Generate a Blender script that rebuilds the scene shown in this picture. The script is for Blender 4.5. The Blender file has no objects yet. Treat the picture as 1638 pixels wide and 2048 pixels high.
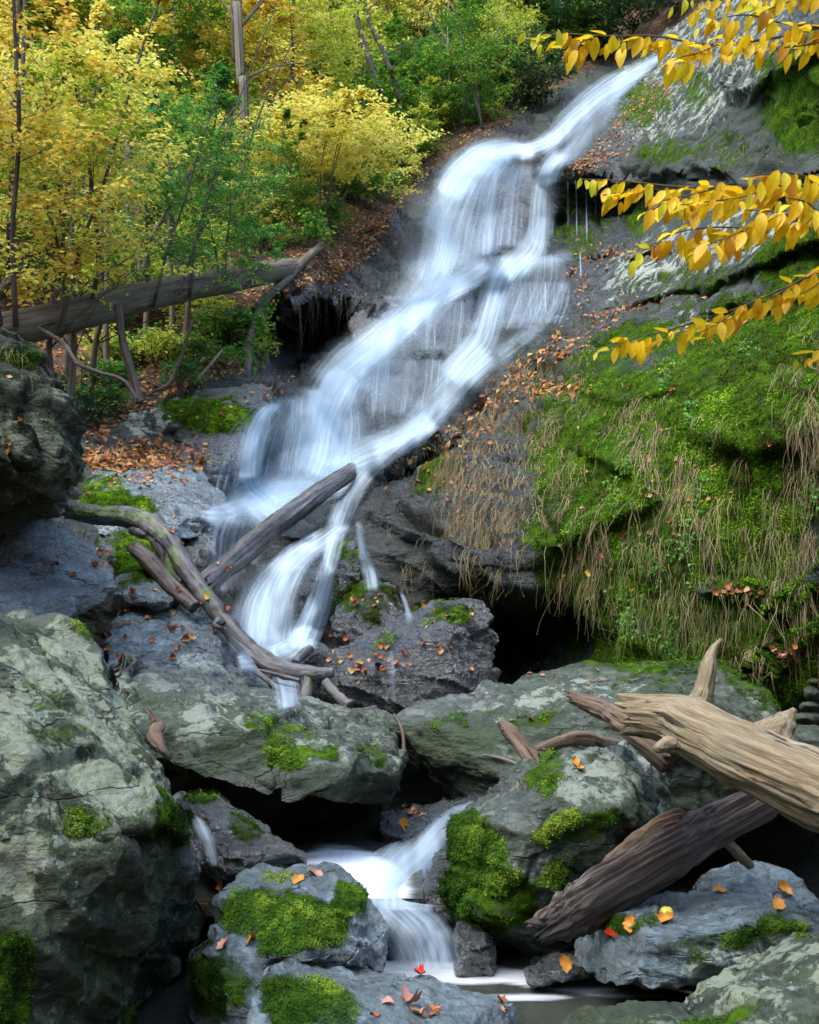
import bpy, math, random
import numpy as np
from mathutils import Vector

# ------------------------------------------------------------------ camera, sky, sun, exposure
sc = bpy.context.scene
COL = sc.collection
F = 2250.0                       # focal length in photograph pixels (1638 wide)
PITCH = math.atan(226 / F)
CAMZ = 1.5
cd = bpy.data.cameras.new('camera')
cam = bpy.data.objects.new('camera', cd); COL.objects.link(cam)
cam.location = (0, 0, CAMZ); cam.rotation_euler = (math.pi / 2 + PITCH, 0, 0)
cd.sensor_fit = 'HORIZONTAL'; cd.sensor_width = 36; cd.lens = 36 * F / 1638
cd.clip_start = 0.05; cd.clip_end = 2000
sc.camera = cam
cd.dof.use_dof = True; cd.dof.focus_distance = 7.0; cd.dof.aperture_fstop = 18
SUN_EL, SUN_ROT = 60, 222
w = bpy.data.worlds.new("World"); sc.world = w; w.use_nodes = True
nt = w.node_tree; bg = nt.nodes['Background']
sky = nt.nodes.new('ShaderNodeTexSky'); sky.sky_type = 'NISHITA'; sky.sun_disc = False
sky.dust_density = 2.0; sky.ozone_density = 2.0
sky.sun_elevation = math.radians(SUN_EL); sky.sun_rotation = math.radians(SUN_ROT)
nt.links.new(sky.outputs[0], bg.inputs[0]); bg.inputs[1].default_value = 0.15
sl = bpy.data.lights.new('sun', 'SUN'); sl.energy = .62; sl.angle = math.radians(40); sl.color = (1, .955, .85)
so = bpy.data.objects.new('sun', sl); COL.objects.link(so); so.location = (-10, 10, 60)
_e, _r = math.radians(SUN_EL), math.radians(SUN_ROT)
_sd = Vector((math.sin(_r) * math.cos(_e), math.cos(_r) * math.cos(_e), math.sin(_e)))
so.rotation_euler = _sd.to_track_quat('Z', 'Y').to_euler()
sc.view_settings.view_transform = 'Standard'; sc.view_settings.look = 'None'
sc.view_settings.gamma = 1; sc.view_settings.exposure = 2.12
sc.render.engine = 'CYCLES'
sc.cycles.use_denoising = True
sc.cycles.max_bounces = 8; sc.cycles.diffuse_bounces = 3; sc.cycles.transparent_max_bounces = 24
sc.cycles.caustics_reflective = False; sc.cycles.caustics_refractive = False

# ------------------------------------------------------------------ helpers
rng = np.random.default_rng(7)
random.seed(7)
CA, SA = math.cos(PITCH), math.sin(PITCH)

def P(px, py, d):
    px, py, d = np.broadcast_arrays(np.asarray(px, float), np.asarray(py, float), np.asarray(d, float))
    xc = (px - 819) / F; yc = (1024 - py) / F
    t = d / (CA - yc * SA)
    return np.stack([xc * t, d, CAMZ + (SA + yc * CA) * t], -1)

def proj(W):
    W = np.asarray(W, float)
    z = W[..., 1] * CA + (W[..., 2] - CAMZ) * SA
    u = -W[..., 1] * SA + (W[..., 2] - CAMZ) * CA
    z = np.maximum(z, .05)
    return 819 + F * W[..., 0] / z, 1024 - F * u / z

def _hash(ix, iy, iz, s):
    h = (ix * 374761393 + iy * 668265263 + iz * 1274126177 + s * 974634777) & 0xFFFFFFFF
    h = ((h ^ (h >> 13)) * 1274126177) & 0xFFFFFFFF
    return h ^ (h >> 16)

def pn(Q, seed=0):
    Q = np.asarray(Q, float); i = np.floor(Q).astype(np.int64); f = Q - i
    u = f * f * f * (f * (f * 6 - 15) + 10); out = np.zeros(len(Q))
    for dx in (0, 1):
        wx = u[:, 0] if dx else 1 - u[:, 0]
        for dy in (0, 1):
            wy = u[:, 1] if dy else 1 - u[:, 1]
            for dz in (0, 1):
                wz = u[:, 2] if dz else 1 - u[:, 2]
                h = _hash(i[:, 0] + dx, i[:, 1] + dy, i[:, 2] + dz, seed)
                g = ((h & 1023) / 511.5 - 1) * (f[:, 0] - dx) + (((h >> 10) & 1023) / 511.5 - 1) * (f[:, 1] - dy) + (((h >> 20) & 1023) / 511.5 - 1) * (f[:, 2] - dz)
                out += wx * wy * wz * g
    return out

def fbm(Q, oct=4, seed=0, gain=.5):
    a, s, o = 1.0, 1.0, 0
    for k in range(oct):
        o = o + a * pn(Q * s, seed + k); a *= gain; s *= 2.03
    return o

def ridged(Q, oct=4, seed=0):
    a, s, o = 1.0, 1.0, 0
    for k in range(oct):
        o = o + a * (1 - np.abs(pn(Q * s, seed + k)) * 2.2); a *= .5; s *= 2.1
    return o - 1.2

def sstep(a, b, x):
    t = np.clip((x - a) / (b - a), 0, 1); return t * t * (3 - 2 * t)

def mesh_np(name, V, Fc, mat=None, smooth=True, attrs=None):
    """V (n,3); Fc (m,k) uniform faces"""
    V = np.ascontiguousarray(V, np.float32); Fc = np.ascontiguousarray(Fc, np.int32)
    me = bpy.data.meshes.new(name)
    m, k = Fc.shape
    me.vertices.add(len(V)); me.vertices.foreach_set('co', V.ravel())
    me.loops.add(m * k); me.loops.foreach_set('vertex_index', Fc.ravel())
    me.polygons.add(m); me.polygons.foreach_set('loop_start', np.arange(0, m * k, k, dtype=np.int32))
    me.polygons.foreach_set('loop_total', np.full(m, k, np.int32))
    if smooth: me.polygons.foreach_set('use_smooth', np.ones(m, bool))
    for n, a in (attrs or {}).items():
        a = np.asarray(a, np.float32)
        if a.ndim == 1:
            t = me.attributes.new(n, 'FLOAT', 'POINT'); t.data.foreach_set('value', a)
        else:
            t = me.attributes.new(n, 'FLOAT_VECTOR', 'POINT'); t.data.foreach_set('vector', a.ravel())
    me.update(calc_edges=True); me.validate()
    if mat: me.materials.append(mat)
    return me

def link(name, me, parent=None, loc=None):
    o = bpy.data.objects.new(name, me); COL.objects.link(o)
    if loc is not None: o.location = loc
    if parent: o.parent = parent
    return o

def tag(o, label=None, cat=None, group=None, kind=None):
    if label: o['label'] = label
    if cat: o['category'] = cat
    if group: o['group'] = group
    if kind: o['kind'] = kind
    return o

def obj_np(name, V, Fc, mat, parent=None, origin=None, smooth=True, attrs=None):
    V = np.asarray(V, float)
    if parent is not None: org = np.array(parent.location) if origin is None else np.asarray(origin)
    elif origin is None:
        org = np.array([V[:, 0].mean(), V[:, 1].mean(), V[:, 2].min()])
    else: org = np.asarray(origin, float)
    me = mesh_np(name, V - org, Fc, mat, smooth, attrs)
    return link(name, me, parent, None if parent is not None else org)

def grid_faces(nu, nv, wrap=False):
    """verts index = i*nu + j (i over nv rows, j over nu)"""
    i = np.arange(nv - 1)[:, None]; j = np.arange(nu if wrap else nu - 1)[None, :]
    j2 = (j + 1) % nu
    a = i * nu + j; b = i * nu + j2; c = (i + 1) * nu + j2; d = (i + 1) * nu + j
    return np.stack([a, b, c, d], -1).reshape(-1, 4)

# ------------------------------------------------------------------ node helpers
class NB:
    def __init__(s, name):
        s.m = bpy.data.materials.new(name); s.m.use_nodes = True
        s.t = s.m.node_tree; s.t.nodes.clear()
        s.out = s.t.nodes.new('ShaderNodeOutputMaterial')
    def n(s, typ, ins=None, **kw):
        x = s.t.nodes.new(typ)
        for k, v in kw.items(): setattr(x, k, v)
        for k, v in (ins or {}).items():
            if isinstance(v, bpy.types.NodeSocket): s.t.links.new(v, x.inputs[k])
            else: x.inputs[k].default_value = v
        return x
    def noise(s, vec, scale, detail=5, rough=.55, dist=0):
        return s.n('ShaderNodeTexNoise', {'Vector': vec, 'Scale': scale, 'Detail': detail, 'Roughness': rough, 'Distortion': dist}).outputs[0]
    def ramp(s, fac, stops, interp='LINEAR'):
        r = s.n('ShaderNodeValToRGB', {0: fac}); r.color_ramp.interpolation = interp
        e = r.color_ramp.elements
        while len(e) < len(stops): e.new(.5)
        for k, (p, c) in enumerate(stops):
            e[k].position = p; e[k].color = c if len(c) == 4 else (*c, 1)
        return r.outputs[0]
    def rng(s, fac, a, b, c=0, d=1, smooth=False):
        r = s.n('ShaderNodeMapRange', {0: fac, 1: a, 2: b, 3: c, 4: d})
        if smooth: r.interpolation_type = 'SMOOTHSTEP'
        return r.outputs[0]
    def math(s, op, a, b=0.0, clamp=False):
        return s.n('ShaderNodeMath', {0: a, 1: b}, operation=op, use_clamp=clamp).outputs[0]
    def mix(s, fac, a, b, mode='MIX'):
        x = s.t.nodes.new('ShaderNodeMix'); x.data_type = 'RGBA'; x.blend_type = mode
        for k, v in ((0, fac), (6, a), (7, b)):
            if isinstance(v, bpy.types.NodeSocket): s.t.links.new(v, x.inputs[k])
            else: x.inputs[k].default_value = (*v, 1) if (k > 0 and len(v) == 3) else v
        return x.outputs[2]
    def attr(s, name): return s.n('ShaderNodeAttribute', attribute_name=name)
    def mapping(s, vec, scale=(1, 1, 1), rot=(0, 0, 0)):
        return s.n('ShaderNodeMapping', {0: vec, 2: rot, 3: scale}).outputs[0]
    def bump(s, h, strength, dist, normal=None):
        d = {'Height': h, 'Strength': strength, 'Distance': dist}
        if normal is not None: d['Normal'] = normal
        return s.n('ShaderNodeBump', d).outputs[0]
    def done(s, shader):
        s.t.links.new(shader, s.out.inputs[0]); return s.m

def rock_mat(name, dark, mid, light, lichen=(.42, .46, .36), wetcol=.35, scale=1.0, tilt=(0.3, 0.5, 0.2), green=(.09, .12, .06), bumpk=1.0, gloss=.8):
    b = NB(name)
    co = b.n('ShaderNodeTexCoord').outputs['Object']
    st = b.mapping(co, (1 * scale, 1 * scale, 5 * scale), tilt)
    n1 = b.noise(st, 2.2, 8, .62, .6)
    n2 = b.noise(co, 14 * scale, 7, .65)
    n3 = b.noise(co, 4.5 * scale, 9, .7, .5)
    f = b.math('ADD', b.math('MULTIPLY', n1, .5), b.math('MULTIPLY', n2, .5))
    n4 = b.noise(co, 38 * scale, 6, .75)
    f = b.math('ADD', f, b.math('MULTIPLY', b.math('SUBTRACT', n4, .5), .45))
    base = b.ramp(f, [(.36, dark), (.5, mid), (.63, light)])
    # greenish algae film
    wet = b.attr('wet').outputs['Fac']; lich = b.attr('lich').outputs['Fac']; moss = b.attr('moss').outputs['Fac']
    alg = b.math('MULTIPLY', b.rng(b.noise(co, 1.3 * scale, 6, .6), .42, .66, 0, 1), b.rng(wet, 0, 1, .8, .25))
    base = b.mix(alg, base, green)
    # lichen blotches with ragged rims
    l1 = b.rng(b.math('ADD', b.noise(co, 5 * scale, 10, .72, .3), b.math('MULTIPLY', lich, .16)), .60, .645, 0, 1)
    l1 = b.math('MULTIPLY', l1, b.rng(lich, .05, .5, 0, .95))
    base = b.mix(l1, base, lichen)
    l2 = b.rng(b.math('ADD', b.noise(co, 22 * scale, 5, .7), b.math('MULTIPLY', lich, .1)), .66, .70, 0, .8)
    base = b.mix(b.math('MULTIPLY', l2, b.rng(lich, .1, .5, .0, 1)), base, (.24, .32, .27))
    # dark specks and cracks
    v = b.n('ShaderNodeTexVoronoi', {'Vector': b.n('ShaderNodeVectorMath', {0: st, 1: b.n('ShaderNodeVectorMath', {0: b.n('ShaderNodeTexNoise', {'Vector': co, 'Scale': 3.0 * scale, 'Detail': 4.0}).outputs[1], 3: .9}, operation='SCALE').outputs[0]}, operation='ADD').outputs[0], 'Scale': 1.1}, feature='DISTANCE_TO_EDGE').outputs['Distance']
    crack = b.rng(v, .0, .022, 1, 0)
    crack = b.math('MULTIPLY', crack, b.rng(n3, .4, .6, 0, 1))
    base = b.mix(b.math('MULTIPLY', crack, .75), base, (.012, .012, .010))
    spk = b.rng(b.noise(co, 45 * scale, 3, .6), .3, .42, .35, 0)
    base = b.mix(spk, base, (.02, .022, .02))
    base = b.mix(wet, base, b.mix(1.0, base, (wetcol * .88, wetcol * 1.03, wetcol * 1.03), 'MULTIPLY'))
    # moss
    mm = b.rng(b.math('ADD', moss, b.math('MULTIPLY', b.math('SUBTRACT', n3, .5), 2.6)), .42, .72, 0, 1)
    mc = b.ramp(b.noise(co, 9 * scale, 8, .7), [(.3, (.02, .05, .006)), (.5, (.06, .13, .012)), (.68, (.13, .24, .02))])
    col = b.mix(mm, base, mc)
    rgh = b.rng(n2, .3, .7, .62, .88)
    wr = b.rng(n4, .38, .6, .16, .42)
    r = b.n('ShaderNodeMix', {0: wet, 2: rgh, 3: wr}).outputs[0]
    r = b.n('ShaderNodeMix', {0: mm, 2: r, 3: .95}).outputs[0]
    hb = b.math('ADD', b.math('MULTIPLY', n1, .9), b.math('ADD', b.math('MULTIPLY', n3, 1.2), b.math('MULTIPLY', b.noise(co, 30 * scale, 6, .7), .45)))
    hb = b.math('SUBTRACT', hb, b.math('MULTIPLY', crack, .35))
    hm = b.math('MULTIPLY', b.noise(co, 60 * scale, 5, .7), b.math('MULTIPLY', mm, .6))
    nrm = b.bump(b.math('ADD', hb, hm), .9 * bumpk, .055)
    bs = b.n('ShaderNodeBsdfPrincipled', {'Base Color': col, 'Roughness': r, 'Normal': nrm, 'Specular IOR Level': b.math('MULTIPLY', b.rng(wet, 0, 1, .3, .3 + .6 * gloss), b.math('SUBTRACT', 1.0, mm)), 'Coat Weight': b.math('MULTIPLY', b.math('MULTIPLY', wet, gloss), b.math('SUBTRACT', 1.0, mm)), 'Coat Roughness': .18, 'Coat IOR': 1.8, 'Coat Normal': nrm})
    return b.done(bs.outputs[0])

def wood_mat(name, dark, mid, light, rough=.75, moss=False, ringscale=1.8, wet=0.0, grey=(.3, .29, .26), greyamt=.3):
    b = NB(name)
    g = b.attr('grain').outputs['Vector']
    n1 = b.noise(g, 12 * ringscale, 10, .74, .35)
    n2 = b.noise(g, 60 * ringscale, 6, .7, .2)
    co = b.n('ShaderNodeTexCoord').outputs['Object']
    n3 = b.noise(co, 3.5, 6, .6)
    f = b.math('ADD', b.math('MULTIPLY', n1, .6), b.math('MULTIPLY', n2, .4))
    col = b.ramp(f, [(.34, dark), (.5, mid), (.62, light)])
    crk = b.rng(b.noise(g, 22 * ringscale, 6, .6, .2), .36, .40, .95, 0)
    col = b.mix(crk, col, tuple(x * .25 for x in dark))
    col = b.mix(b.rng(n3, .45, .65, 0, greyamt), col, grey)
    rr = b.rng(n3, .3, .7, rough - .1 - wet * .3, rough)
    if moss:
        ms = b.attr('moss').outputs['Fac']
        mm = b.rng(b.math('ADD', ms, b.math('MULTIPLY', b.math('SUBTRACT', b.noise(co, 9, 6, .7), .5), 1.4)), .5, .62, 0, 1)
        col = b.mix(mm, col, b.ramp(b.noise(co, 25, 4), [(.3, (.03, .06, .008)), (.7, (.10, .19, .02))]))
    nrm = b.bump(b.math('ADD', f, b.math('MULTIPLY', crk, -.5)), .9, .022)
    bs = b.n('ShaderNodeBsdfPrincipled', {'Base Color': col, 'Roughness': rr, 'Normal': nrm, 'Specular IOR Level': .3 + wet * .7})
    return b.done(bs.outputs[0])

def leaf_mat(name, stops, trans=.45, rough=.55, attr='tint', hue_obj=False, veins=False, spots=True, spec=.3):
    b = NB(name)
    t = b.attr(attr).outputs['Fac']
    if hue_obj:
        t = b.n('ShaderNodeObjectInfo').outputs['Random']
    col = b.ramp(t, stops)
    co = b.n('ShaderNodeTexCoord').outputs['Object']
    if spots: col = b.mix(b.rng(b.noise(co, 18 if not hue_obj else 60, 4), .5, .75, 0, .35), col, (.16, .07, .015))
    if veins:
        g = b.attr('lv').outputs['Vector']
        sp = b.n('ShaderNodeSeparateXYZ', {0: g})
        vv = b.math('FRACT', b.math('MULTIPLY', b.math('ADD', sp.outputs[1], b.math('MULTIPLY', b.math('ABSOLUTE', sp.outputs[0]), -.8)), 9))
        edge = b.math('ADD', b.math('POWER', b.math('ABSOLUTE', sp.outputs[0]), 3), b.math('MULTIPLY', b.noise(co, 40, 3), 1.2))
        col = b.mix(b.rng(edge, 1.25, 1.6, 0, .8), col, (.25, .09, .01))
        col = b.mix(b.rng(b.noise(co, 150, 2), .66, .72, 0, .7), col, (.16, .06, .01))
        col = b.mix(b.rng(vv, 0, .18, .28, 0), col, (.25, .12, .01))
        col = b.mix(b.rng(b.math('ABSOLUTE', sp.outputs[0]), 0, .05, .5, 0), col, (.30, .16, .02))
    d = b.n('ShaderNodeBsdfPrincipled', {'Base Color': col, 'Roughness': rough, 'Specular IOR Level': spec})
    tr = b.n('ShaderNodeBsdfTranslucent', {'Color': col})
    return b.done(b.n('ShaderNodeMixShader', {0: trans, 1: d.outputs[0], 2: tr.outputs[0]}).outputs[0])

M = {}
M['rock_cliff'] = rock_mat('rock_cliff', (.014, .020, .019), (.045, .056, .050), (.105, .125, .105), wetcol=.26, scale=.8, bumpk=1.2, green=(.05, .07, .03), gloss=.35)
M['rock_lichen'] = rock_mat('rock_lichen', (.014, .021, .012), (.040, .056, .033), (.088, .110, .070), lichen=(.23, .27, .18), green=(.055, .085, .022))
M['rock_grey'] = rock_mat('rock_grey', (.022, .031, .022), (.062, .080, .058), (.13, .155, .12), lichen=(.25, .29, .23), green=(.05, .075, .032), tilt=(.2, .25, .4))
M['rock_wet_sheen_tint'] = rock_mat('rock_wet_sheen_tint', (.022, .036, .040), (.11, .158, .175), (.26, .345, .375), wetcol=.95, green=(.07, .09, .07), gloss=1.25, bumpk=1.3)  # wet stone, base lightened to blue-grey: bluish sky sheen painted into the colour
M['rock_moss'] = rock_mat('rock_moss', (.014, .018, .012), (.04, .05, .032), (.095, .11, .08), lichen=(.16, .19, .13), green=(.035, .06, .018), bumpk=1.4)
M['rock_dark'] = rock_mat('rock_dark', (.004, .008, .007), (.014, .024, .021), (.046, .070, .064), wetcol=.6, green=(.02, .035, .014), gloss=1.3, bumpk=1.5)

M['wood_pale'] = wood_mat('wood_pale', (.07, .052, .028), (.23, .18, .10), (.40, .335, .21), greyamt=.35, grey=(.27, .27, .20))
M['wood_brown'] = wood_mat('wood_brown', (.035, .022, .014), (.12, .08, .05), (.24, .17, .11), greyamt=.2)
M['wood_dark'] = wood_mat('wood_dark', (.012, .009, .008), (.055, .036, .024), (.17, .115, .07), rough=.5, wet=.5, moss=True, greyamt=.15)
M['wood_wet'] = wood_mat('wood_wet', (.012, .011, .010), (.055, .048, .042), (.22, .21, .20), rough=.5, wet=.8, moss=True, greyamt=.25, grey=(.25, .26, .27))
M['bark'] = wood_mat('bark', (.03, .025, .016), (.11, .09, .06), (.22, .19, .135), greyamt=.3, grey=(.14, .15, .11), ringscale=.8, moss=True)
M['twig'] = wood_mat('twig', (.03, .022, .018), (.07, .055, .045), (.13, .11, .09), greyamt=.2)
M['twig_grey'] = wood_mat('twig_grey', (.10, .09, .08), (.2, .18, .16), (.33, .3, .28), greyamt=.3)
YEL = [(0, (.50, .30, .04)), (.2, (.66, .60, .07)), (.55, (.86, .78, .14)), (.85, (.92, .86, .30)), (1, (.34, .50, .07))]
M['leaf_yellow'] = leaf_mat('leaf_yellow', YEL)
M['leaf_gold'] = leaf_mat('leaf_gold', [(0, (.48, .20, .03)), (.3, (.80, .54, .06)), (.7, (.90, .76, .14)), (1, (.50, .58, .10))])
M['leaf_lime'] = leaf_mat('leaf_lime', [(0, (.14, .30, .03)), (.4, (.40, .54, .05)), (.75, (.74, .72, .10)), (1, (.86, .78, .16))])
M['leaf_green'] = leaf_mat('leaf_green', [(0, (.03, .13, .015)), (.5, (.08, .25, .03)), (.85, (.18, .38, .04)), (1, (.60, .52, .05))], trans=.45)
M['leaf_teal'] = leaf_mat('leaf_teal', [(0, (.035, .14, .03)), (.5, (.09, .30, .05)), (.9, (.24, .46, .07)), (1, (.6, .52, .08))], trans=.42)
M['leaf_dark'] = leaf_mat('leaf_dark', [(0, (.015, .055, .018)), (.5, (.04, .12, .04)), (.92, (.09, .20, .07)), (1, (.45, .38, .05))], trans=.2, rough=.35)
M['leaf_beech'] = leaf_mat('leaf_beech', [(0, (.55, .24, .01)), (.25, (.86, .56, .01)), (.8, (.93, .70, .02)), (1, (.62, .66, .03))], trans=.42, rough=.45, veins=True)
M['leaf_fallen'] = leaf_mat('leaf_fallen', [(0, (.14, .04, .015)), (.3, (.32, .10, .03)), (.6, (.42, .19, .07)), (.8, (.42, .27, .17)), (1, (.45, .28, .05))], trans=.1, rough=.45, hue_obj=True)
M['leaf_red'] = leaf_mat('leaf_red', [(0, (.48, .03, .01)), (1, (.48, .03, .01))], trans=.2, rough=.4)
M['leaf_ochre'] = leaf_mat('leaf_ochre', [(0, (.55, .24, .03)), (1, (.55, .24, .03))], trans=.2, rough=.4)
M['leaf_tan'] = leaf_mat('leaf_tan', [(0, (.42, .22, .15)), (1, (.42, .22, .15))], trans=.1, rough=.4)
M['litter'] = leaf_mat('litter', [(0, (.10, .03, .012)), (.3, (.26, .09, .025)), (.6, (.42, .17, .04)), (.85, (.45, .27, .12)), (1, (.5, .33, .04))], trans=.1)
M['moss'] = leaf_mat('moss_mat', [(0, (.045, .045, .012)), (.18, (.022, .055, .005)), (.42, (.065, .155, .006)), (.72, (.16, .33, .012)), (1, (.34, .50, .04))], trans=.3, rough=.9, spots=False, spec=.03)
M['moss_dark'] = leaf_mat('moss_dark', [(0, (.012, .035, .006)), (.4, (.038, .10, .012)), (.8, (.10, .20, .02)), (1, (.24, .34, .04))], trans=.25, rough=.9, spots=False, spec=.03)
M['straw'] = leaf_mat('straw', [(0, (.07, .05, .022)), (.4, (.22, .165, .08)), (.8, (.42, .35, .19)), (1, (.30, .33, .12))], trans=.2, rough=.7)
M['grass'] = leaf_mat('grass', [(0, (.06, .12, .02)), (.6, (.16, .24, .05)), (1, (.34, .30, .12))], trans=.3, rough=.7)

def ground_mat():
    b = NB('leafy_ground'); co = b.n('ShaderNodeTexCoord').outputs['Object']
    n = b.noise(co, 3.5, 9, .7, .4); n2 = b.noise(co, 26, 5, .7)
    v = b.n('ShaderNodeTexVoronoi', {'Vector': co, 'Scale': 13.0})
    leafc = b.ramp(b.n('ShaderNodeSeparateColor', {0: v.outputs['Color']}).outputs[0], [(0, (.05, .022, .010)), (.4, (.10, .042, .016)), (.75, (.18, .08, .03)), (1, (.22, .14, .055))])
    soil = b.ramp(n2, [(.3, (.012, .010, .007)), (.7, (.05, .038, .024))])
    col = b.mix(b.rng(n, .42, .55, 0, 1), soil, leafc)
    col = b.mix(b.rng(b.noise(co, 1.4, 6, .6), .56, .66, 0, .7), col, (.03, .06, .012))
    bs = b.n('ShaderNodeBsdfPrincipled', {'Base Color': col, 'Roughness': .9, 'Normal': b.bump(b.math('ADD', n2, v.outputs['Distance']), .8, .06)})
    return b.done(bs.outputs[0])
M['ground'] = ground_mat()

def water_sheet_mat(name, col=(.66, .82, .93), su=20, sv=.8, lo=.34, hi=.84, gain=1.0, base=0.0):
    """silky falling water: streaks run along the flow (uv-like vector 'flow'), density from attribute 'dens'"""
    b = NB(name)
    fl = b.attr('flow').outputs['Vector']; de = b.attr('dens').outputs['Fac']
    s1 = b.noise(b.mapping(fl, (su, sv, 1)), 1, 3, .5, .15)
    s2 = b.noise(b.mapping(fl, (su * 4, sv * 1.3, 1)), 1, 3, .6, .2)
    s3 = b.noise(b.mapping(fl, (su * .3, sv * .8, 1)), 1, 3, .5, .6)
    s = b.math('ADD', b.math('MULTIPLY', s1, .5), b.math('ADD', b.math('MULTIPLY', s2, .11), b.math('MULTIPLY', s3, .36)))
    a = b.rng(s, lo, hi, 0, 1, True)
    # dens shifts the threshold: full density = opaque milk, thin edges = separate strands
    a2 = b.math('MULTIPLY', b.math('ADD', b.math('MULTIPLY', a, b.math('SUBTRACT', 1.0, base)), base), gain)
    al = b.math('MULTIPLY', a2, b.rng(de, 0, .7, 0, 1))
    al = b.math('ADD', b.math('MULTIPLY', al, .8), b.math('MULTIPLY', b.math('POWER', de, 2.2), .6), True)
    d = b.n('ShaderNodeBsdfPrincipled', {'Base Color': (*col, 1), 'Roughness': .45, 'Specular IOR Level': .3})
    tl = b.n('ShaderNodeBsdfTranslucent', {'Color': (*col, 1)})
    mx = b.n('ShaderNodeMixShader', {0: .35, 1: d.outputs[0], 2: tl.outputs[0]})
    tp = b.n('ShaderNodeBsdfTransparent')
    return b.done(b.n('ShaderNodeMixShader', {0: al, 1: tp.outputs[0], 2: mx.outputs[0]}).outputs[0])
M['fall'] = water_sheet_mat('falling_water')
M['veil'] = water_sheet_mat('water_veil', lo=.26, hi=.95, gain=.42)
M['silk'] = water_sheet_mat('silky_water', su=13, sv=.7, lo=.12, hi=.85, gain=.85)
M['fine'] = water_sheet_mat('fine_strands', su=28, sv=.3, lo=.46, hi=.72, gain=.8)
M['thread'] = water_sheet_mat('water_thread', su=10, lo=.2, hi=.6, gain=.8)

def pool_mat():
    b = NB('pool_water'); co = b.n('ShaderNodeTexCoord').outputs['Object']
    st = b.mapping(co, (1.2, 5.5, 1), (0, 0, -.12))
    n = b.noise(st, 1.6, 6, .6, .8)
    foam = b.attr('dens').outputs['Fac']
    fa = b.rng(b.math('ADD', b.math('MULTIPLY', n, .8), b.math('MULTIPLY', foam, .62)), .50, 1.0, .015, .85, True)
    base = b.n('ShaderNodeBsdfPrincipled', {'Base Color': (.03, .034, .022, 1), 'Roughness': .16, 'Specular IOR Level': .9, 'Normal': b.bump(n, .35, .05)})
    fo = b.n('ShaderNodeBsdfPrincipled', {'Base Color': (.78, .85, .9, 1), 'Roughness': .5})
    return b.done(b.n('ShaderNodeMixShader', {0: fa, 1: base.outputs[0], 2: fo.outputs[0]}).outputs[0])
M['pool'] = pool_mat()

# ------------------------------------------------------------------ masks over the rock surfaces (real moss, wet film, lichen)
def ell(L, px, py):
    o = np.zeros_like(px)
    for (cx, cy, rx, ry, ang, wt) in L:
        a = math.radians(ang); x = px - cx; y = py - cy
        u = (x * math.cos(a) + y * math.sin(a)) / rx; v = (-x * math.sin(a) + y * math.cos(a)) / ry
        o = np.maximum(o, wt * sstep(1.3, .65, np.sqrt(u * u + v * v)))
    return o
MOSS = [ # cx, cy, rx, ry, angle, weight (places named by where they show in the photograph)
    (1230, 900, 190, 200, -30, .95), (1470, 900, 190, 330, 0, 1.0), (1600, 700, 120, 200, 0, 1.0), (1180, 1080, 150, 130, 0, .8), (1350, 1150, 220, 140, 0, .75),
    (1560, 1280, 160, 130, -30, .8), (1330, 1260, 240, 100, 0, .8), (1900, 900, 320, 500, 0, .9), (1250, 690, 140, 40, -15, .75), (1600, 510, 120, 60, -20, .85), (1600, 200, 90, 120, 0, .9), (1450, 300, 60, 50, 0, .5),
    (1160, 450, 60, 80, 0, .6), (1270, 420, 30, 70, 0, .7), (1290, 210, 60, 45, -30, .75), (1390, 180, 40, 50, 0, .6), (1330, 300, 70, 30, 0, .6), (1390, 560, 120, 25, -10, .5), (1380, 700, 200, 60, -20, .6),
    (860, 940, 60, 60, -20, .5), (800, 880, 60, 40, -20, .35), (880, 500, 60, 30, 0, .2),
    (430, 830, 120, 35, 8, .95), (230, 1010, 85, 35, 5, .95), (280, 1110, 70, 55, 30, .75), (200, 970, 60, 30, 0, .5),
    (60, 830, 90, 100, 0, .2), (40, 715, 60, 30, 0, .6), (20, 960, 90, 60, 0, .2),
    (345, 1250, 30, 30, 0, .0), (60, 1450, 120, 120, 0, .35), (170, 1260, 60, 50, 0, .35), (330, 1650, 60, 60, 20, .55), (20, 1960, 60, 120, 0, .6), (180, 1640, 60, 40, 0, .4),
    (565, 1510, 55, 30, 25, .75), (600, 1480, 120, 30, 18, .45), (520, 1440, 40, 22, 30, .6), (760, 1510, 40, 25, 30, .4),
    (930, 1440, 90, 16, -8, .5), (1060, 1440, 70, 15, -8, .6),
    (960, 1690, 65, 75, -50, 1.0), (1150, 1650, 95, 36, -12, .8), (990, 1790, 110, 70, 20, .7), (1090, 1550, 35, 55, 30, .62), (1200, 1750, 100, 100, 0, .4), (1190, 1800, 80, 80, 0, .5),
    (400, 1590, 35, 22, -20, .9), (490, 1660, 60, 22, 40, .5), (560, 1840, 140, 65, 8, 1.0), (690, 1800, 35, 45, 0, .95), (440, 1960, 60, 80, 0, .8), (610, 2010, 100, 60, 10, .95), (560, 1750, 40, 20, 0, .4),
    (1260, 1850, 60, 22, -10, .7), (1390, 1890, 150, 30, -12, .6), (1580, 1850, 60, 30, 0, .5), (1450, 2030, 120, 25, -20, .6), (1200, 1960, 60, 20, 0, .3),
    (290, 2030, 50, 25, 0, .8), (735, 1200, 70, 45, -10, .7), (890, 1225, 70, 26, 0, .6), (760, 1290, 50, 20, -25, .5), (700, 1100, 30, 30, 0, .5), (760, 1180, 60, 20, 0, .4)]
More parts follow.
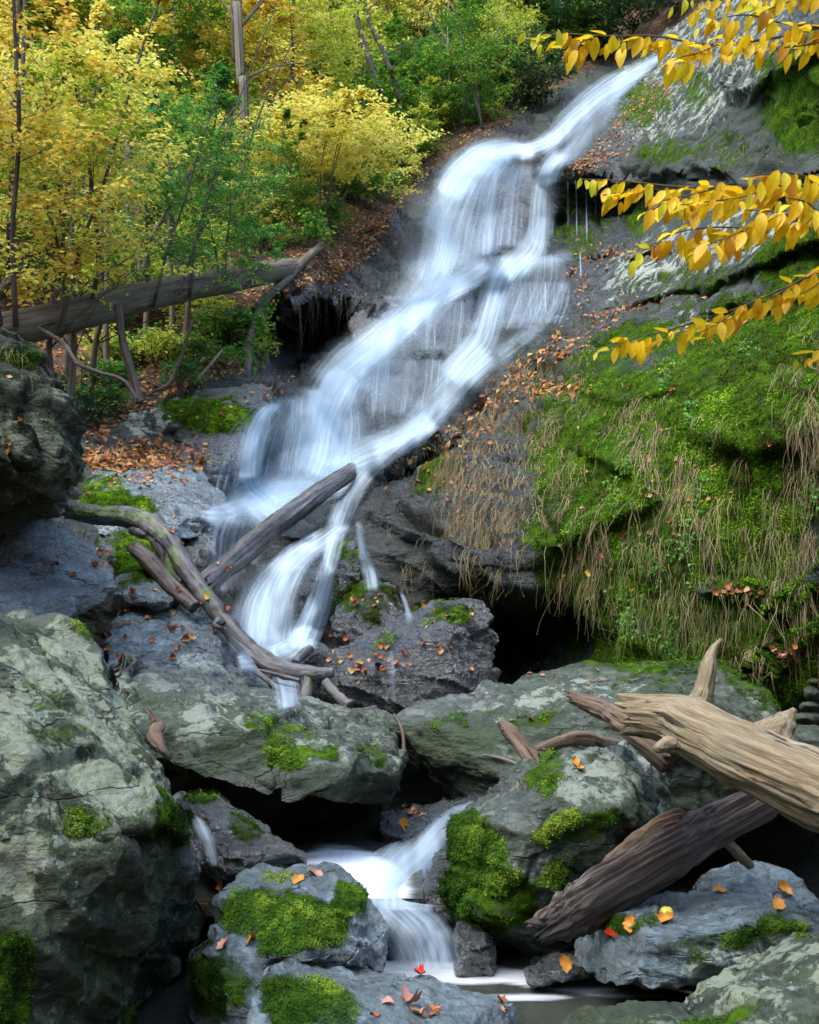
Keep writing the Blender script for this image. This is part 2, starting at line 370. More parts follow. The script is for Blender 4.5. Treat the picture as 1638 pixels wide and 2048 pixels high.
WET = [
    (850, 500, 200, 330, 30, 1.0), (650, 900, 260, 260, 0, 1.0), (1100, 560, 130, 130, 0, 1.0), (1180, 420, 140, 90, 0, .9), (1180, 260, 130, 90, -40, .6), (560, 1180, 220, 220, 0, 1.0),
    (300, 1000, 200, 90, 0, .9), (350, 1260, 200, 120, 20, .9), (100, 1140, 200, 90, 0, .9), (850, 1280, 190, 160, 0, 1.0), (960, 1000, 150, 190, 0, 1.0), (900, 860, 100, 80, -40, .8), (620, 640, 120, 110, 0, 1.0),
    (500, 1660, 130, 90, 30, .8), (600, 1770, 120, 40, 0, .6), (740, 1870, 60, 60, 0, .9), (860, 1770, 50, 90, 0, 1.0), (850, 1620, 110, 40, 0, .9), (960, 1880, 80, 70, 0, 1.0),
    (750, 1980, 260, 70, 0, .75), (1250, 1900, 110, 60, 0, .8), (1110, 1920, 90, 30, 0, 1.0), (1480, 1810, 170, 90, 0, .6), (420, 1690, 50, 90, 20, 1.0), (470, 1870, 60, 25, 0, .8), (1010, 1600, 60, 60, 0, .5)]
LICH = [
    (110, 1420, 180, 180, 0, 1.0), (280, 1560, 100, 80, 30, .9), (60, 1700, 130, 130, 0, .8), (160, 1800, 120, 120, 0, .5), (60, 880, 110, 160, 0, .6), (1200, 1550, 120, 70, -10, .95), (1500, 1960, 200, 100, 0, .8),
    (330, 830, 80, 40, -15, .8), (500, 1410, 260, 90, 20, .6), (1050, 1400, 260, 40, -8, .5), (1400, 500, 260, 60, -20, .6), (1400, 130, 220, 120, -40, .62), (1450, 630, 200, 30, -15, .6), (1100, 1540, 300, 60, 0, .3), (1500, 1390, 80, 40, 20, .5)]
def rock_attrs(W, wet=0, lich=0, moss=0):
    px, py = proj(W); nz = fbm(W * 1.7, 4, 91); n2 = fbm(W * 5.0, 3, 17)
    jx = px + nz * 40; jy = py + n2 * 25
    m = ell(MOSS, jx, jy); m = np.clip(np.maximum(m, moss) + nz * .35 * (m > 0.02), 0, 1)
    return {'moss': m, 'wet': np.clip(np.maximum(ell(WET, jx, jy), wet), 0, 1), 'lich': np.clip(np.maximum(ell(LICH, jx, jy), lich) + nz * .4, 0, 1)}

# ------------------------------------------------------------------ the hillside and the rock face
CTRL = [  # px, py, depth in metres
    # waterfall, top to bottom
    (1290, 130, 34), (1210, 190, 31.5), (1130, 250, 29), (1080, 300, 27.5), (1000, 300, 27), (930, 330, 26.5), (1000, 400, 25.6), (900, 430, 25.2), (1060, 450, 25), (1000, 500, 24.6), (860, 540, 23), (1050, 530, 22.8),
    (950, 560, 22.2), (1080, 610, 21.5), (900, 640, 20.5), (800, 620, 20.8), (1000, 660, 20), (760, 700, 18.8), (900, 700, 18.6), (700, 740, 17.6), (850, 780, 17), (620, 790, 16.2), (560, 810, 15.6), (750, 850, 15.6), (640, 880, 15), (520, 870, 15.1), (500, 950, 14.4), (600, 960, 14.2), (700, 940, 13.6),
    (460, 1000, 13.2), (560, 1010, 13.2), (640, 1040, 12.8), (440, 1050, 12.2), (550, 1080, 12), (430, 1150, 11.6), (540, 1180, 11.2), (640, 1120, 11.5), (560, 1290, 10.3), (480, 1280, 10.2), (640, 1250, 10.6),
    # right bank slope beside the falls
    (1400, 20, 31), (1300, 60, 36), (1330, 170, 27), (1240, 260, 26), (1180, 330, 25), (1400, 200, 22), (1330, 330, 21.5), (1150, 345, 25),
    (1200, 400, 25.5), (1270, 440, 24), (1130, 480, 25), (1200, 510, 21.5), (1120, 520, 22), (1300, 490, 19),
    (1500, 60, 20), (1560, 20, 19), (1450, 250, 18.5), (1560, 200, 15.5), (1638, 150, 13), (1638, 300, 12), (1500, 370, 15.5), (1638, 380, 11),
    (1160, 600, 18.5), (1250, 540, 17.5), (1400, 510, 14.5), (1550, 450, 12), (1638, 470, 10.6), (1250, 600, 17), (1400, 590, 14), (1100, 650, 16.5),
    (1300, 650, 13.6), (1500, 600, 11.4), (1638, 570, 10), (1200, 700, 13.2), (1050, 720, 14.6), (980, 790, 13.8), (900, 860, 13.2), (820, 900, 12.8), (760, 950, 12.4), (860, 980, 11.6),
    (1050, 830, 12), (1150, 800, 11.6), (1300, 760, 10.6), (1450, 720, 9.8), (1600, 700, 8.9), (1100, 950, 10.4), (1250, 950, 9.6), (1450, 950, 8.8), (1620, 950, 8.2), (980, 960, 11.2), (1000, 1060, 10.3), (1100, 1100, 9.7), (1250, 1150, 9.1), (1450, 1180, 8.6), (1620, 1150, 8.2),
    (920, 1080, 10.7), (780, 1060, 11.3), (850, 1120, 11.2), (740, 1150, 11.3), (760, 1250, 10.8), (900, 1170, 11.2), (1030, 1170, 10.1), (1000, 1230, 12), (1080, 1280, 12.2), (1180, 1290, 9.7), (1300, 1290, 9.0), (1450, 1310, 8.5), (1600, 1290, 8.2), (950, 1350, 11.8), (1200, 1370, 9.7), (1450, 1400, 8.5), (1620, 1400, 8.2),
    # left bank
    (740, 480, 24), (800, 420, 25.5), (700, 520, 22.5), (640, 560, 20.5), (760, 560, 22.2), (740, 620, 20.8), (580, 590, 19), (620, 640, 21.8), (680, 650, 21.8), (560, 660, 20.5), (600, 720, 21), (700, 690, 20), (560, 760, 18.2), (640, 760, 17.6), (530, 770, 16.3),
    (870, 350, 27.5), (950, 270, 28.5), (1060, 220, 31), (1150, 160, 34),
    (440, 790, 15.5), (340, 850, 14.3), (450, 880, 14.2), (420, 930, 13.6), (300, 930, 12.8), (200, 930, 12.2), (350, 1000, 12.2), (250, 1060, 11.4), (360, 1060, 11.9), (370, 1130, 11.6), (400, 1200, 10.8), (250, 1150, 9.8), (100, 1000, 10.5), (0, 1050, 9.8),
    (300, 800, 15), (200, 830, 14), (150, 760, 15.8), (0, 800, 13.8), (350, 700, 17), (200, 680, 17.3), (0, 650, 16.8), (450, 650, 18.2), (500, 560, 19.5), (400, 560, 20), (550, 480, 22.5), (640, 470, 22), (250, 520, 21.5), (0, 500, 20.5), (400, 380, 26.5), (0, 300, 28), (600, 350, 28), (300, 150, 38), (0, 0, 46), (500, 0, 50), (750, 300, 29.5), (750, 150, 38), (850, 0, 50), (1000, 120, 38), (1000, 0, 46), (1150, 60, 40), (1250, 0, 44),
    # beyond the frame
    (-1000, 1200, 10), (-1000, 700, 16), (-1000, 300, 26), (-1000, -100, 48), (0, -400, 70), (800, -400, 75), (1400, -350, 55), (1638, -100, 22), (2000, -200, 17), (2400, -400, 16), (2400, 200, 9), (2000, 600, 8), (2400, 800, 7), (2000, 1100, 7), (2400, 1300, 6.8), (-400, 1000, 10), (-400, 800, 14.5),
    (-400, 1400, 9.5), (0, 1400, 9.5), (400, 1400, 10.2), (800, 1450, 11), (1200, 1500, 10.5), (1700, 1500, 8.8), (2300, 1500, 7.5),
    (-1000, 1700, 8.8), (0, 1750, 8.8), (800, 1700, 9.6), (1600, 1700, 8.8), (2400, 1700, 7.6), (-1000, 1900, 7.4), (500, 1900, 7.4), (1600, 1900, 7.4), (2500, 1900, 7.2)]
def tps_fit(C):
    C = np.array(C, float); X = C[:, :2] / 500; y = 1 / C[:, 2]
    r = np.linalg.norm(X[:, None] - X[None], axis=-1)
    K = np.where(r > 0, r * r * np.log(r + 1e-12), 0) + np.eye(len(C)) * 2e-3
    Q = np.hstack([np.ones((len(C), 1)), X]); A = np.block([[K, Q], [Q.T, np.zeros((3, 3))]])
    s = np.linalg.solve(A, np.concatenate([y, np.zeros(3)])); return X, s
TX, TS = tps_fit(CTRL)
def depth0(px, py):
    sh = px.shape; q = np.stack([px.ravel(), py.ravel()], -1) / 500; o = np.zeros(len(q))
    for a in range(0, len(q), 40000):
        r2 = ((q[a:a + 40000, None] - TX[None]) ** 2).sum(-1)
        o[a:a + 40000] = (.5 * r2 * np.log(r2 + 1e-12)) @ TS[:-3] + TS[-3] + q[a:a + 40000] @ TS[-2:]
    return (1 / np.clip(o, 1 / 95, 1 / 5.5)).reshape(sh)
# ledges: polyline of the lip, how far it juts out (m), reach above (px), reach below (px)
LIPS = [
    ([(1100, 345), (1200, 345), (1290, 362), (1380, 330)], 1.0, 60, 12),
    ([(960, 505), (1050, 498), (1130, 500), (1220, 505), (1300, 488)], .9, 40, 16),
    ([(930, 470), (1000, 460), (1060, 480)], .5, 20, 14),
    ([(800, 610), (880, 575), (960, 550), (1130, 562)], .8, 40, 20),
    ([(790, 712), (900, 690), (980, 690), (1060, 655)], .6, 40, 18),
    ([(1120, 612), (1250, 602), (1400, 572), (1520, 530), (1638, 490), (1900, 420)], .6, 60, 14),
    ([(1070, 700), (1160, 680), (1250, 662), (1400, 622), (1500, 600), (1638, 585), (1900, 560)], .45, 26, 14),
    ([(1480, 175), (1560, 140), (1638, 90), (1800, 40)], 1.2, 90, 20),
    ([(1370, 340), (1440, 345), (1500, 380), (1600, 350)], .8, 70, 14),
    ([(560, 600), (620, 590), (700, 600), (745, 640)], .9, 40, 16),
    ([(540, 815), (640, 790), (700, 745), (850, 735)], .3, 30, 26),
    ([(330, 850), (420, 862), (520, 860)], .5, 30, 12),
    ([(390, 1030), (470, 1045), (600, 1060), (690, 1080)], .4, 34, 22),
    ([(860, 1090), (940, 1130), (1020, 1200), (1075, 1215)], .6, 60, 26),
    ([(1180, 900), (1260, 940), (1300, 1000), (1260, 1010), (1120, 1090)], .22, 30, 14),
    ([(1170, 770), (1250, 800), (1330, 780)], .18, 26, 12),
    ([(1380, 860), (1500, 900), (1600, 880)], .2, 40, 16),
    ([(1400, 1184), (1450, 1180), (1500, 1184)], .16, 12, 8),
    ([(1540, 1230), (1600, 1170), (1700, 1120)], .25, 20, 12),
    ([(1500, 1340), (1600, 1270), (1700, 1230)], .2, 14, 10),
    ([(580, 1170), (640, 1090), (690, 1080)], .4, 16, 26),
    ([(760, 935), (830, 890), (900, 860)], .5, 30, 14)]
def lips(px, py):
    o = np.zeros_like(px)
    jx = px; 
    for pts, A, up, dn in LIPS:
        pts = np.array(pts, float); best = np.full(px.shape, 1e9); sg = np.zeros(px.shape)
        x0, x1 = pts[:, 0].min() - 60, pts[:, 0].max() + 60
        m = (px > x0) & (px < x1)
        if not m.any(): continue
        X, Y = px[m], py[m]; bb = np.full(X.shape, 1e9); ss = np.zeros(X.shape)
        for a, b in zip(pts[:-1], pts[1:]):
            ab = b - a; t = np.clip(((X - a[0]) * ab[0] + (Y - a[1]) * ab[1]) / (ab @ ab), 0, 1)
            qx = a[0] + t * ab[0]; qy = a[1] + t * ab[1]; dd = np.hypot(X - qx, Y - qy)
            k = dd < bb; bb[k] = dd[k]; ss[k] = (Y - qy)[k]
        prof = np.where(ss < 0, np.exp(-(bb / up) ** 1.3), np.exp(-(bb / dn) ** 2))
        end = sstep(x0, x0 + 70, X) * sstep(x1, x1 - 70, X)
        o[m] = np.maximum(o[m], A * prof * end)
    return o
# forest floor polygon edge (px,py): left/above this line is leafy ground, the rest is rock
EDGE = np.array([(-1200, 905), (0, 900), (170, 890), (300, 815), (420, 770), (520, 745), (545, 640), (560, 590), (640, 545), (730, 470), (810, 410), (870, 345), (950, 270), (1060, 215), (1150, 160), (1260, 105), (1390, 20), (1500, -60), (1700, -300), (1900, -700)], float)
def is_soil(px, py):
    ey = np.interp(px, EDGE[:, 0], EDGE[:, 1]); return py < ey
gx = np.concatenate([np.arange(-1000, -60, 24), np.arange(-60, 1700, 3.4), np.arange(1700, 2500, 24)])
gy = np.concatenate([np.arange(-400, -40, 20), np.arange(-40, 1420, 3.4), np.arange(1420, 1910, 12)])
PX, PY = np.meshgrid(gx, gy)
D = depth0(PX, PY)
W0 = P(PX, PY, D)
flat = W0.reshape(-1, 3)
# wobble the ledge lines so they are not smooth curves
wob = (fbm(flat * .55, 3, 5) * 34).reshape(PX.shape); wob2 = (fbm(flat * .5, 3, 55) * 26).reshape(PX.shape)
D = D - lips(PX + wob, PY + wob2)
W1 = P(PX, PY, D)
gu = np.gradient(W1, axis=1); gv = np.gradient(W1, axis=0)
N = np.cross(gu, gv); N /= np.linalg.norm(N, axis=-1, keepdims=True) + 1e-9
N[N[..., 1] > 0] *= -1
soil = is_soil(PX + wob * .6, PY + wob2 * .6)
fl = W1.reshape(-1, 3); Nf = N.reshape(-1, 3); so_f = soil.ravel()
# rock: layered schist dipping to the left, joints, knobs
c, s = math.cos(.5), math.sin(.5)
R = np.stack([fl[:, 0] * c - fl[:, 2] * s, fl[:, 1], fl[:, 0] * s + fl[:, 2] * c], -1)
strata = ridged(R * np.array([.35, .35, 1.5]), 4, 21)
big = fbm(fl * .45, 3, 31); mid = fbm(fl * 1.4, 5, 41, .55)
blocks = np.abs(pn(R * np.array([.8, .8, 1.3]), 77)); blocks = sstep(.0, .1, blocks)
dist = np.clip(fl[:, 1] / 14, .6, 1.15) * np.where(fl[:, 0] > .17 * fl[:, 1], .75, 1)
disp = (.20 * strata + .26 * big + .10 * mid + .16 * (blocks - 1)) * dist
dome = ell([(1400, 950, 330, 330, 0, 1)], *proj(fl)); disp *= (1 - .45 * dome) * (1 + .55 * ell([(930, 1000, 170, 220, 0, 1), (780, 560, 120, 160, 0, 1), (1150, 420, 120, 100, 0, .6)], *proj(fl)))
disp *= 1 - .6 * ell([(1430, 150, 200, 160, 0, 1), (1420, 480, 260, 90, -15, 1), (1260, 230, 110, 110, -40, .8)], *proj(fl))
dsoil = .35 * big + .12 * mid + .05 * fbm(fl * 4, 3, 44)
fl = fl + Nf * np.where(so_f, dsoil, disp)[:, None]
FF = grid_faces(len(gx), len(gy))
fs = so_f[FF].mean(1) > .5
def sub(mask, name, mat, attrs=None):
    f = FF[mask]; idx, inv = np.unique(f, return_inverse=True)
    V = fl[idx]; at = attrs(V) if attrs else None
    return obj_np(name, V, inv.reshape(-1, 4), mat, origin=(0, 20, 0), attrs=at)
cliff = tag(sub(~fs, 'rock_face', M['rock_cliff'], lambda V: rock_attrs(V, wet=.15)), 'wet and mossy rock face that carries the waterfall', 'rock face', kind='structure')
slope = tag(sub(fs, 'hillside', M['ground']), 'leaf covered forest hillside rising behind the waterfall', 'hillside', kind='structure')

# one wide ground sheet under the stream bed, with an added unseen slope behind and beside the viewer blocking sky light
g = np.linspace(-260, 260, 131); g = np.sign(g) * (np.abs(g) / 260) ** 1.8 * 260
GX, GY = np.meshgrid(g, g); GZ = np.full(GX.shape, -.35)
shade_rise = .8 * np.maximum(0, np.maximum(-GY - 3.5, np.abs(GX) - 7 - .42 * np.maximum(GY, 0)))
far = np.maximum(0, GY - 60)
GZ = GZ + np.minimum(shade_rise, 60) * .85 * (GY < 30) + np.minimum(far, 120) * .5 + fbm(np.stack([GX.ravel() * .2, GY.ravel() * .2, GX.ravel() * 0], -1), 3, 3).reshape(GX.shape) * .12
gr = tag(obj_np('ground', np.stack([GX, GY, GZ], -1).reshape(-1, 3), grid_faces(131, 131), M['ground'], origin=(0, 0, 0)), 'dark leafy ground of the gorge floor plus an added unseen slope that shades it', 'ground', kind='structure')

# ------------------------------------------------------------------ boulders
ROCKS = []
def boulder(hulls, mat, label, vox=None, amp=1.0, seed=1, strata_dir=(.3, .1, 1), wet=0, lich=0, moss=0, group=None, name='boulder', smooth=3, cracks=.8, cat='boulder', joint=0):
    """hulls: list of (silhouette, front points, thickness). Every point is (px, py, depth). The blocks are fused into one rock."""
    import bmesh
    bm = bmesh.new(); alld = []
    for sil, front, th in hulls:
        sil = np.array(sil, float); pts = [P(*q) for q in sil] + [P(*q) for q in front]
        cen = sil.mean(0)
        for q in sil:
            b = cen + (q - cen) * .72; pts.append(P(b[0], b[1], q[2] + th))
        alld += list(sil[:, 2])
        vs = [bm.verts.new(p) for p in pts]
        r = bmesh.ops.convex_hull(bm, input=vs)
        bmesh.ops.delete(bm, geom=list({v for v in r['geom_interior'] + r['geom_unused'] if isinstance(v, bmesh.types.BMVert)}), context='VERTS')
    me = bpy.data.meshes.new('h'); bm.to_mesh(me); bm.free()
    o = bpy.data.objects.new('h', me); COL.objects.link(o)
    dm = float(np.mean(alld)); v = vox or 4.6 * dm / F
    md = o.modifiers.new('r', 'REMESH'); md.mode = 'VOXEL'; md.voxel_size = v
    ms = o.modifiers.new('s', 'SMOOTH'); ms.factor = .5; ms.iterations = smooth
    dg = bpy.context.evaluated_depsgraph_get()
    ev = bpy.data.meshes.new_from_object(o.evaluated_get(dg))
    n = len(ev.vertices); V = np.empty(n * 3, np.float32); ev.vertices.foreach_get('co', V); V = V.reshape(-1, 3).astype(float)
    Nn = np.empty(n * 3, np.float32); ev.vertex_normals.foreach_get('vector', Nn); Nn = Nn.reshape(-1, 3)
    L = float(np.ptp(V, axis=0).max())
    rc = np.random.default_rng(seed * 13 + 1)
    lo_, hi_ = V.min(0), V.max(0)
    for k in range(16):        # split faces: flat fracture planes
        nk = rc.normal(size=3); nk /= np.linalg.norm(nk); nk += .25 * Nn[rc.integers(0, n)]; nk /= np.linalg.norm(nk)
        hh = V @ nk; lim = np.quantile(hh, rc.uniform(.93, .99)); V = V - np.outer(np.maximum(0, hh - lim) * .8, nk)
    l2, h2 = V.min(0), V.max(0); V = lo_ + (V - l2) * (hi_ - lo_) / (h2 - l2)
    sd = np.array(strata_dir, float); sd /= np.linalg.norm(sd)
    along = V @ sd
    Q = V / L
    SQ = Q * 3 + sd[None] * ((along / L) * 11)[:, None]
    d = .026 * fbm(Q * 2.3, 3, seed) + .024 * ridged(SQ, 4, seed + 9) + .020 * fbm(Q * 9, 5, seed + 5, .62)
    st_ = (along / L * 9 + .6 * fbm(Q * 3, 3, seed + 2)); d += .016 * (np.floor(st_ * 1.0) % 3 - 1) * sstep(.2, .8, np.abs(fbm(Q * 2, 2, seed + 4)) * 3)
    cr = np.abs(pn(Q * 3.1 + .35 * np.stack([pn(Q * 5, seed + 61), pn(Q * 5, seed + 62), pn(Q * 5, seed + 63)], -1), seed + 33))
    d -= cracks * .022 * (1 - sstep(0, .045, cr))
    if joint: 
        cj = np.abs(((V @ np.array([.8, .5, .1])) / joint + .25 * pn(Q * 4, seed + 8)) % 1 - .5)
        d -= .02 * (1 - sstep(0, .05, cj))
    fine = fbm(V * 9, 4, seed + 70, .6) * .012
    V = V + Nn * (amp * d * L + amp * fine)[:, None]
    org = np.array([V[:, 0].mean(), V[:, 1].mean(), V[:, 2].min()])
    ev.vertices.foreach_set('co', (V - org).astype(np.float32).ravel())
    for k, a in rock_attrs(V, wet, lich, moss).items():
        t = ev.attributes.new(k, 'FLOAT', 'POINT'); t.data.foreach_set('value', a.astype(np.float32))
    ev.polygons.foreach_set('use_smooth', np.ones(len(ev.polygons), bool)); ev.update()
    ev.materials.clear(); ev.materials.append(mat); ev.name = name
    bpy.data.objects.remove(o); bpy.data.meshes.remove(me)
    ob = link(name, ev, None, org); tag(ob, label, cat, group); ROCKS.append(ob)
    return ob

# big lichen covered boulder in the left foreground
b_left = boulder([
    ([(-300, 1330, 4.6), (0, 1262, 4.7), (60, 1240, 4.8), (115, 1217, 4.8), (190, 1217, 4.9), (218, 1262, 4.8), (250, 1330, 4.7), (292, 1430, 4.6), (310, 1520, 4.5), (350, 1590, 4.4), (392, 1668, 4.5), (300, 1720, 4.3), (-300, 1760, 4.0)],
     [(150, 1290, 4.45), (0, 1420, 4.1), (190, 1480, 4.05), (290, 1610, 3.85), (130, 1650, 3.75), (-200, 1650, 3.5)], 1.6),
    ([(-300, 1600, 4.2), (200, 1600, 4.2), (392, 1668, 4.6), (412, 1760, 4.7), (415, 1820, 4.8), (385, 1900, 4.9), (370, 2100, 4.9), (-300, 2200, 4.2)],
     [(130, 1655, 3.72), (255, 1690, 3.85), (262, 1790, 3.95), (240, 1900, 4.1), (60, 1900, 3.6), (40, 2150, 3.7), (-200, 1850, 3.4)], 1.4)],
    M['rock_lichen'], 'huge green and grey lichen covered boulder filling the left foreground', seed=3, strata_dir=(.5, .2, .6), lich=.35, amp=.7, joint=0)
b_upleft = boulder([
    ([(-250, 700, 7), (0, 692, 7), (50, 702, 7), (92, 735, 7), (115, 800, 7), (148, 850, 7), (160, 905, 7), (150, 970, 7), (140, 1020, 7.1), (105, 1080, 7.3), (50, 1075, 7.4), (-250, 1060, 7)],
     [(40, 800, 6.6), (110, 880, 6.6), (60, 960, 6.6), (-100, 900, 6.2)], 1.6)],
    M['rock_moss'], 'dark overhanging boulder with grassy top at the left edge', seed=11, amp=1.3, cracks=1.5)
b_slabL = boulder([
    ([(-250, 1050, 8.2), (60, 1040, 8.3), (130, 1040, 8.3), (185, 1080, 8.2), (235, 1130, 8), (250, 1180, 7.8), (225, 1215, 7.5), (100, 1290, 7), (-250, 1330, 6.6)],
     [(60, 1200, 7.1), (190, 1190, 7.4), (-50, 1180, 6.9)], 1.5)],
    M['rock_wet_sheen_tint'], 'wet slab tinted with blue grey sky sheen below the dark overhanging boulder', seed=15, amp=.7, wet=.9)
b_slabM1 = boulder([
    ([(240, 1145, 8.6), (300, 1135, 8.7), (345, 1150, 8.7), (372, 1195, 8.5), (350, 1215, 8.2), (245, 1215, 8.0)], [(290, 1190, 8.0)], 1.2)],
    M['rock_wet_sheen_tint'], 'small wet grey block above the leaf strewn slab', seed=16, amp=.7, wet=.9)
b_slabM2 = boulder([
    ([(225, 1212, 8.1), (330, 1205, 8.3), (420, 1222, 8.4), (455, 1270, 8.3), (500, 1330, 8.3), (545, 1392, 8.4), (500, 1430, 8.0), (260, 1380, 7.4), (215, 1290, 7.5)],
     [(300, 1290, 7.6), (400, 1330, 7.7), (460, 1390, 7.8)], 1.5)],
    M['rock_wet_sheen_tint'], 'wet grey slab strewn with fallen leaves left of the cascade', seed=17, amp=.7, wet=.9, joint=.9)
# long pale slab over the cave
b_long = boulder([
    ([(240, 1305, 7.3), (360, 1345, 7.5), (520, 1400, 7.7), (640, 1425, 7.8), (700, 1440, 7.7), (620, 1510, 6.2), (560, 1545, 5.8), (420, 1512, 5.8), (340, 1545, 5.6), (290, 1500, 5.8), (255, 1400, 6.4)],
     [(330, 1440, 6.2), (480, 1470, 6.1)], .8),
    ([(600, 1430, 7.7), (740, 1455, 7.4), (790, 1498, 7.1), (810, 1555, 6.9), (790, 1605, 7.0), (700, 1600, 6.9), (640, 1520, 6.2), (560, 1548, 5.9)],
     [(660, 1500, 6.3), (750, 1530, 6.45), (590, 1520, 5.95)], .8),
    ([(320, 1420, 6.8), (700, 1450, 7.6), (780, 1600, 7.3), (740, 1700, 7.5), (600, 1750, 7.6), (300, 1750, 7.2)], [(420, 1600, 7.0)], 1.0)],
    M['rock_grey'], 'long pale grey slab spanning the dark cave in the middle', seed=23, strata_dir=(-.25, .1, 1), amp=.75, lich=.2)
b_right = boulder([
    ([(775, 1465, 7.6), (850, 1415, 8.0), (950, 1385, 8.2), (1100, 1347, 8.5), (1200, 1332, 8.6), (1350, 1327, 8.6), (1440, 1330, 8.4), (1505, 1375, 8.2), (1570, 1415, 8.0), (1620, 1470, 7.8), (1500, 1640, 7.6), (1100, 1640, 7.4), (960, 1600, 7.4), (870, 1610, 7.4), (805, 1600, 7.4)],
     [(850, 1460, 7.2), (1000, 1440, 7.1), (1150, 1420, 7.0), (1300, 1400, 7.2), (900, 1530, 7.0), (1050, 1560, 6.9)], 1.2)],
    M['rock_grey'], 'long grey boulder ridge with brown face right of the centre', seed=29, strata_dir=(.15, .1, 1), amp=.75)
boulder([([(680, 1430, 8.3), (720, 1418, 8.4), (775, 1422, 8.3), (800, 1450, 8.1), (790, 1500, 8.0), (720, 1480, 8)], [(740, 1450, 7.9)], .7)],
    M['rock_grey'], 'small pale rock wedged behind the join of the two long boulders', seed=31, amp=.9, lich=.3)
b_mossR = boulder([
    ([(1345, 1490, 5.7), (1270, 1470, 5.8), (1210, 1490, 5.7), (1140, 1503, 5.6), (1085, 1520, 5.6), (1045, 1570, 5.5), (965, 1600, 5.5), (930, 1645, 5.3), (900, 1710, 5.2), (880, 1790, 5.1), (900, 1850, 5.1), (960, 1905, 5.1), (1100, 1930, 5.2), (1260, 1900, 5.5), (1345, 1700, 5.7)],
     [(1130, 1590, 4.95), (1000, 1640, 5.0), (1250, 1600, 5.0), (1180, 1650, 4.8), (1010, 1750, 4.85), (1100, 1800, 4.9), (940, 1700, 5.0)], 1.3)],
    M['rock_grey'], 'pale topped boulder with thick green moss right of the small cascade', seed=37, amp=.8, strata_dir=(.3, .2, .8), lich=.3)
boulder([([(822, 1790, 5.3), (850, 1750, 5.3), (885, 1700, 5.4), (905, 1740, 5.3), (895, 1830, 5.2), (850, 1850, 5.2), (825, 1835, 5.2)], [(860, 1780, 5.1)], .5)],
    M['rock_dark'], 'small shiny wet rock at the edge of the cascade under the mossy boulder', seed=41, wet=1)
boulder([([(905, 1850, 5.1), (935, 1838, 5.1), (975, 1865, 5.1), (1000, 1925, 5.05), (985, 1960, 5.0), (915, 1950, 5.0)], [(945, 1890, 4.9)], .4)],
    M['rock_dark'], 'black wet rock beside the lower little fall', seed=43, wet=1)
boulder([([(1060, 1925, 4.95), (1100, 1905, 5.0), (1180, 1910, 4.95), (1200, 1950, 4.8), (1060, 1960, 4.8)], [(1120, 1930, 4.7)], .4)],
    M['rock_dark'], 'low wet stone at the far edge of the pool with an orange leaf', seed=47, wet=1)
boulder([([(760, 1640, 6.6), (790, 1615, 6.8), (860, 1605, 7.0), (960, 1590, 7.1), (990, 1600, 7.0), (900, 1660, 6.3), (800, 1690, 6.2), (760, 1680, 6.3)], [(830, 1650, 6.2)], .6)],
    M['rock_dark'], 'wet stone with leaves in the mouth of the cave above the cascade', seed=49, wet=1)
boulder([
    ([(365, 1600, 5.5), (408, 1577, 5.5), (440, 1588, 5.4), (520, 1655, 5.3), (608, 1722, 5.2), (600, 1745, 5.15), (540, 1770, 5.1), (450, 1790, 5.0), (430, 1700, 5.2), (380, 1650, 5.4)],
     [(450, 1640, 5.1), (500, 1710, 4.95)], .8)],
    M['rock_dark'], 'dark wedge shaped rock with a mossy crest beside the trickle', seed=53, wet=.7, amp=.8)
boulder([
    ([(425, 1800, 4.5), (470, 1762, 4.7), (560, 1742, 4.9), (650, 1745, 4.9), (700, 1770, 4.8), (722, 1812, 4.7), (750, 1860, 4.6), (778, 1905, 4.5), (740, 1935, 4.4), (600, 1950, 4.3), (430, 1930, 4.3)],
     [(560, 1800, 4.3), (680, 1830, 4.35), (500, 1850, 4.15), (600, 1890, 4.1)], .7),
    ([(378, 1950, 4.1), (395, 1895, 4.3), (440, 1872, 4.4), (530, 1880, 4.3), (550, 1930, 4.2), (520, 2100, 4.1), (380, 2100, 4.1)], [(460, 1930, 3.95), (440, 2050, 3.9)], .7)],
    M['rock_wet_sheen_tint'], 'rounded rock covered in thick green moss beside the pool', seed=59, amp=.8, wet=.3)
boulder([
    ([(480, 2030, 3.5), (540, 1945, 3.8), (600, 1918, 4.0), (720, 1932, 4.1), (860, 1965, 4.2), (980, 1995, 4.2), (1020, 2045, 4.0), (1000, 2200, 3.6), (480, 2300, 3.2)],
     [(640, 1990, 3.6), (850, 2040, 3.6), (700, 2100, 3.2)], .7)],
    M['rock_wet_sheen_tint'], 'flat wet grey rock with a mossy side at the bottom centre', seed=61, amp=.7, wet=.5)
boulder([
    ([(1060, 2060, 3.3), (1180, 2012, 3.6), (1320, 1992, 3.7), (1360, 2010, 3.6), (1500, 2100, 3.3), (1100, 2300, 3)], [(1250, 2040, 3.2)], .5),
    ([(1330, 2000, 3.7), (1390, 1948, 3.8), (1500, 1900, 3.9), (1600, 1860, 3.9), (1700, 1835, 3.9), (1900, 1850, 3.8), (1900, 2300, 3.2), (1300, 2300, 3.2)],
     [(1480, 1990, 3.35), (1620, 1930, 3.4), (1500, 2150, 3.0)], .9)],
    M['rock_lichen'], 'grey lichen spotted boulder in the bottom right corner', seed=67, amp=.75, lich=.4)
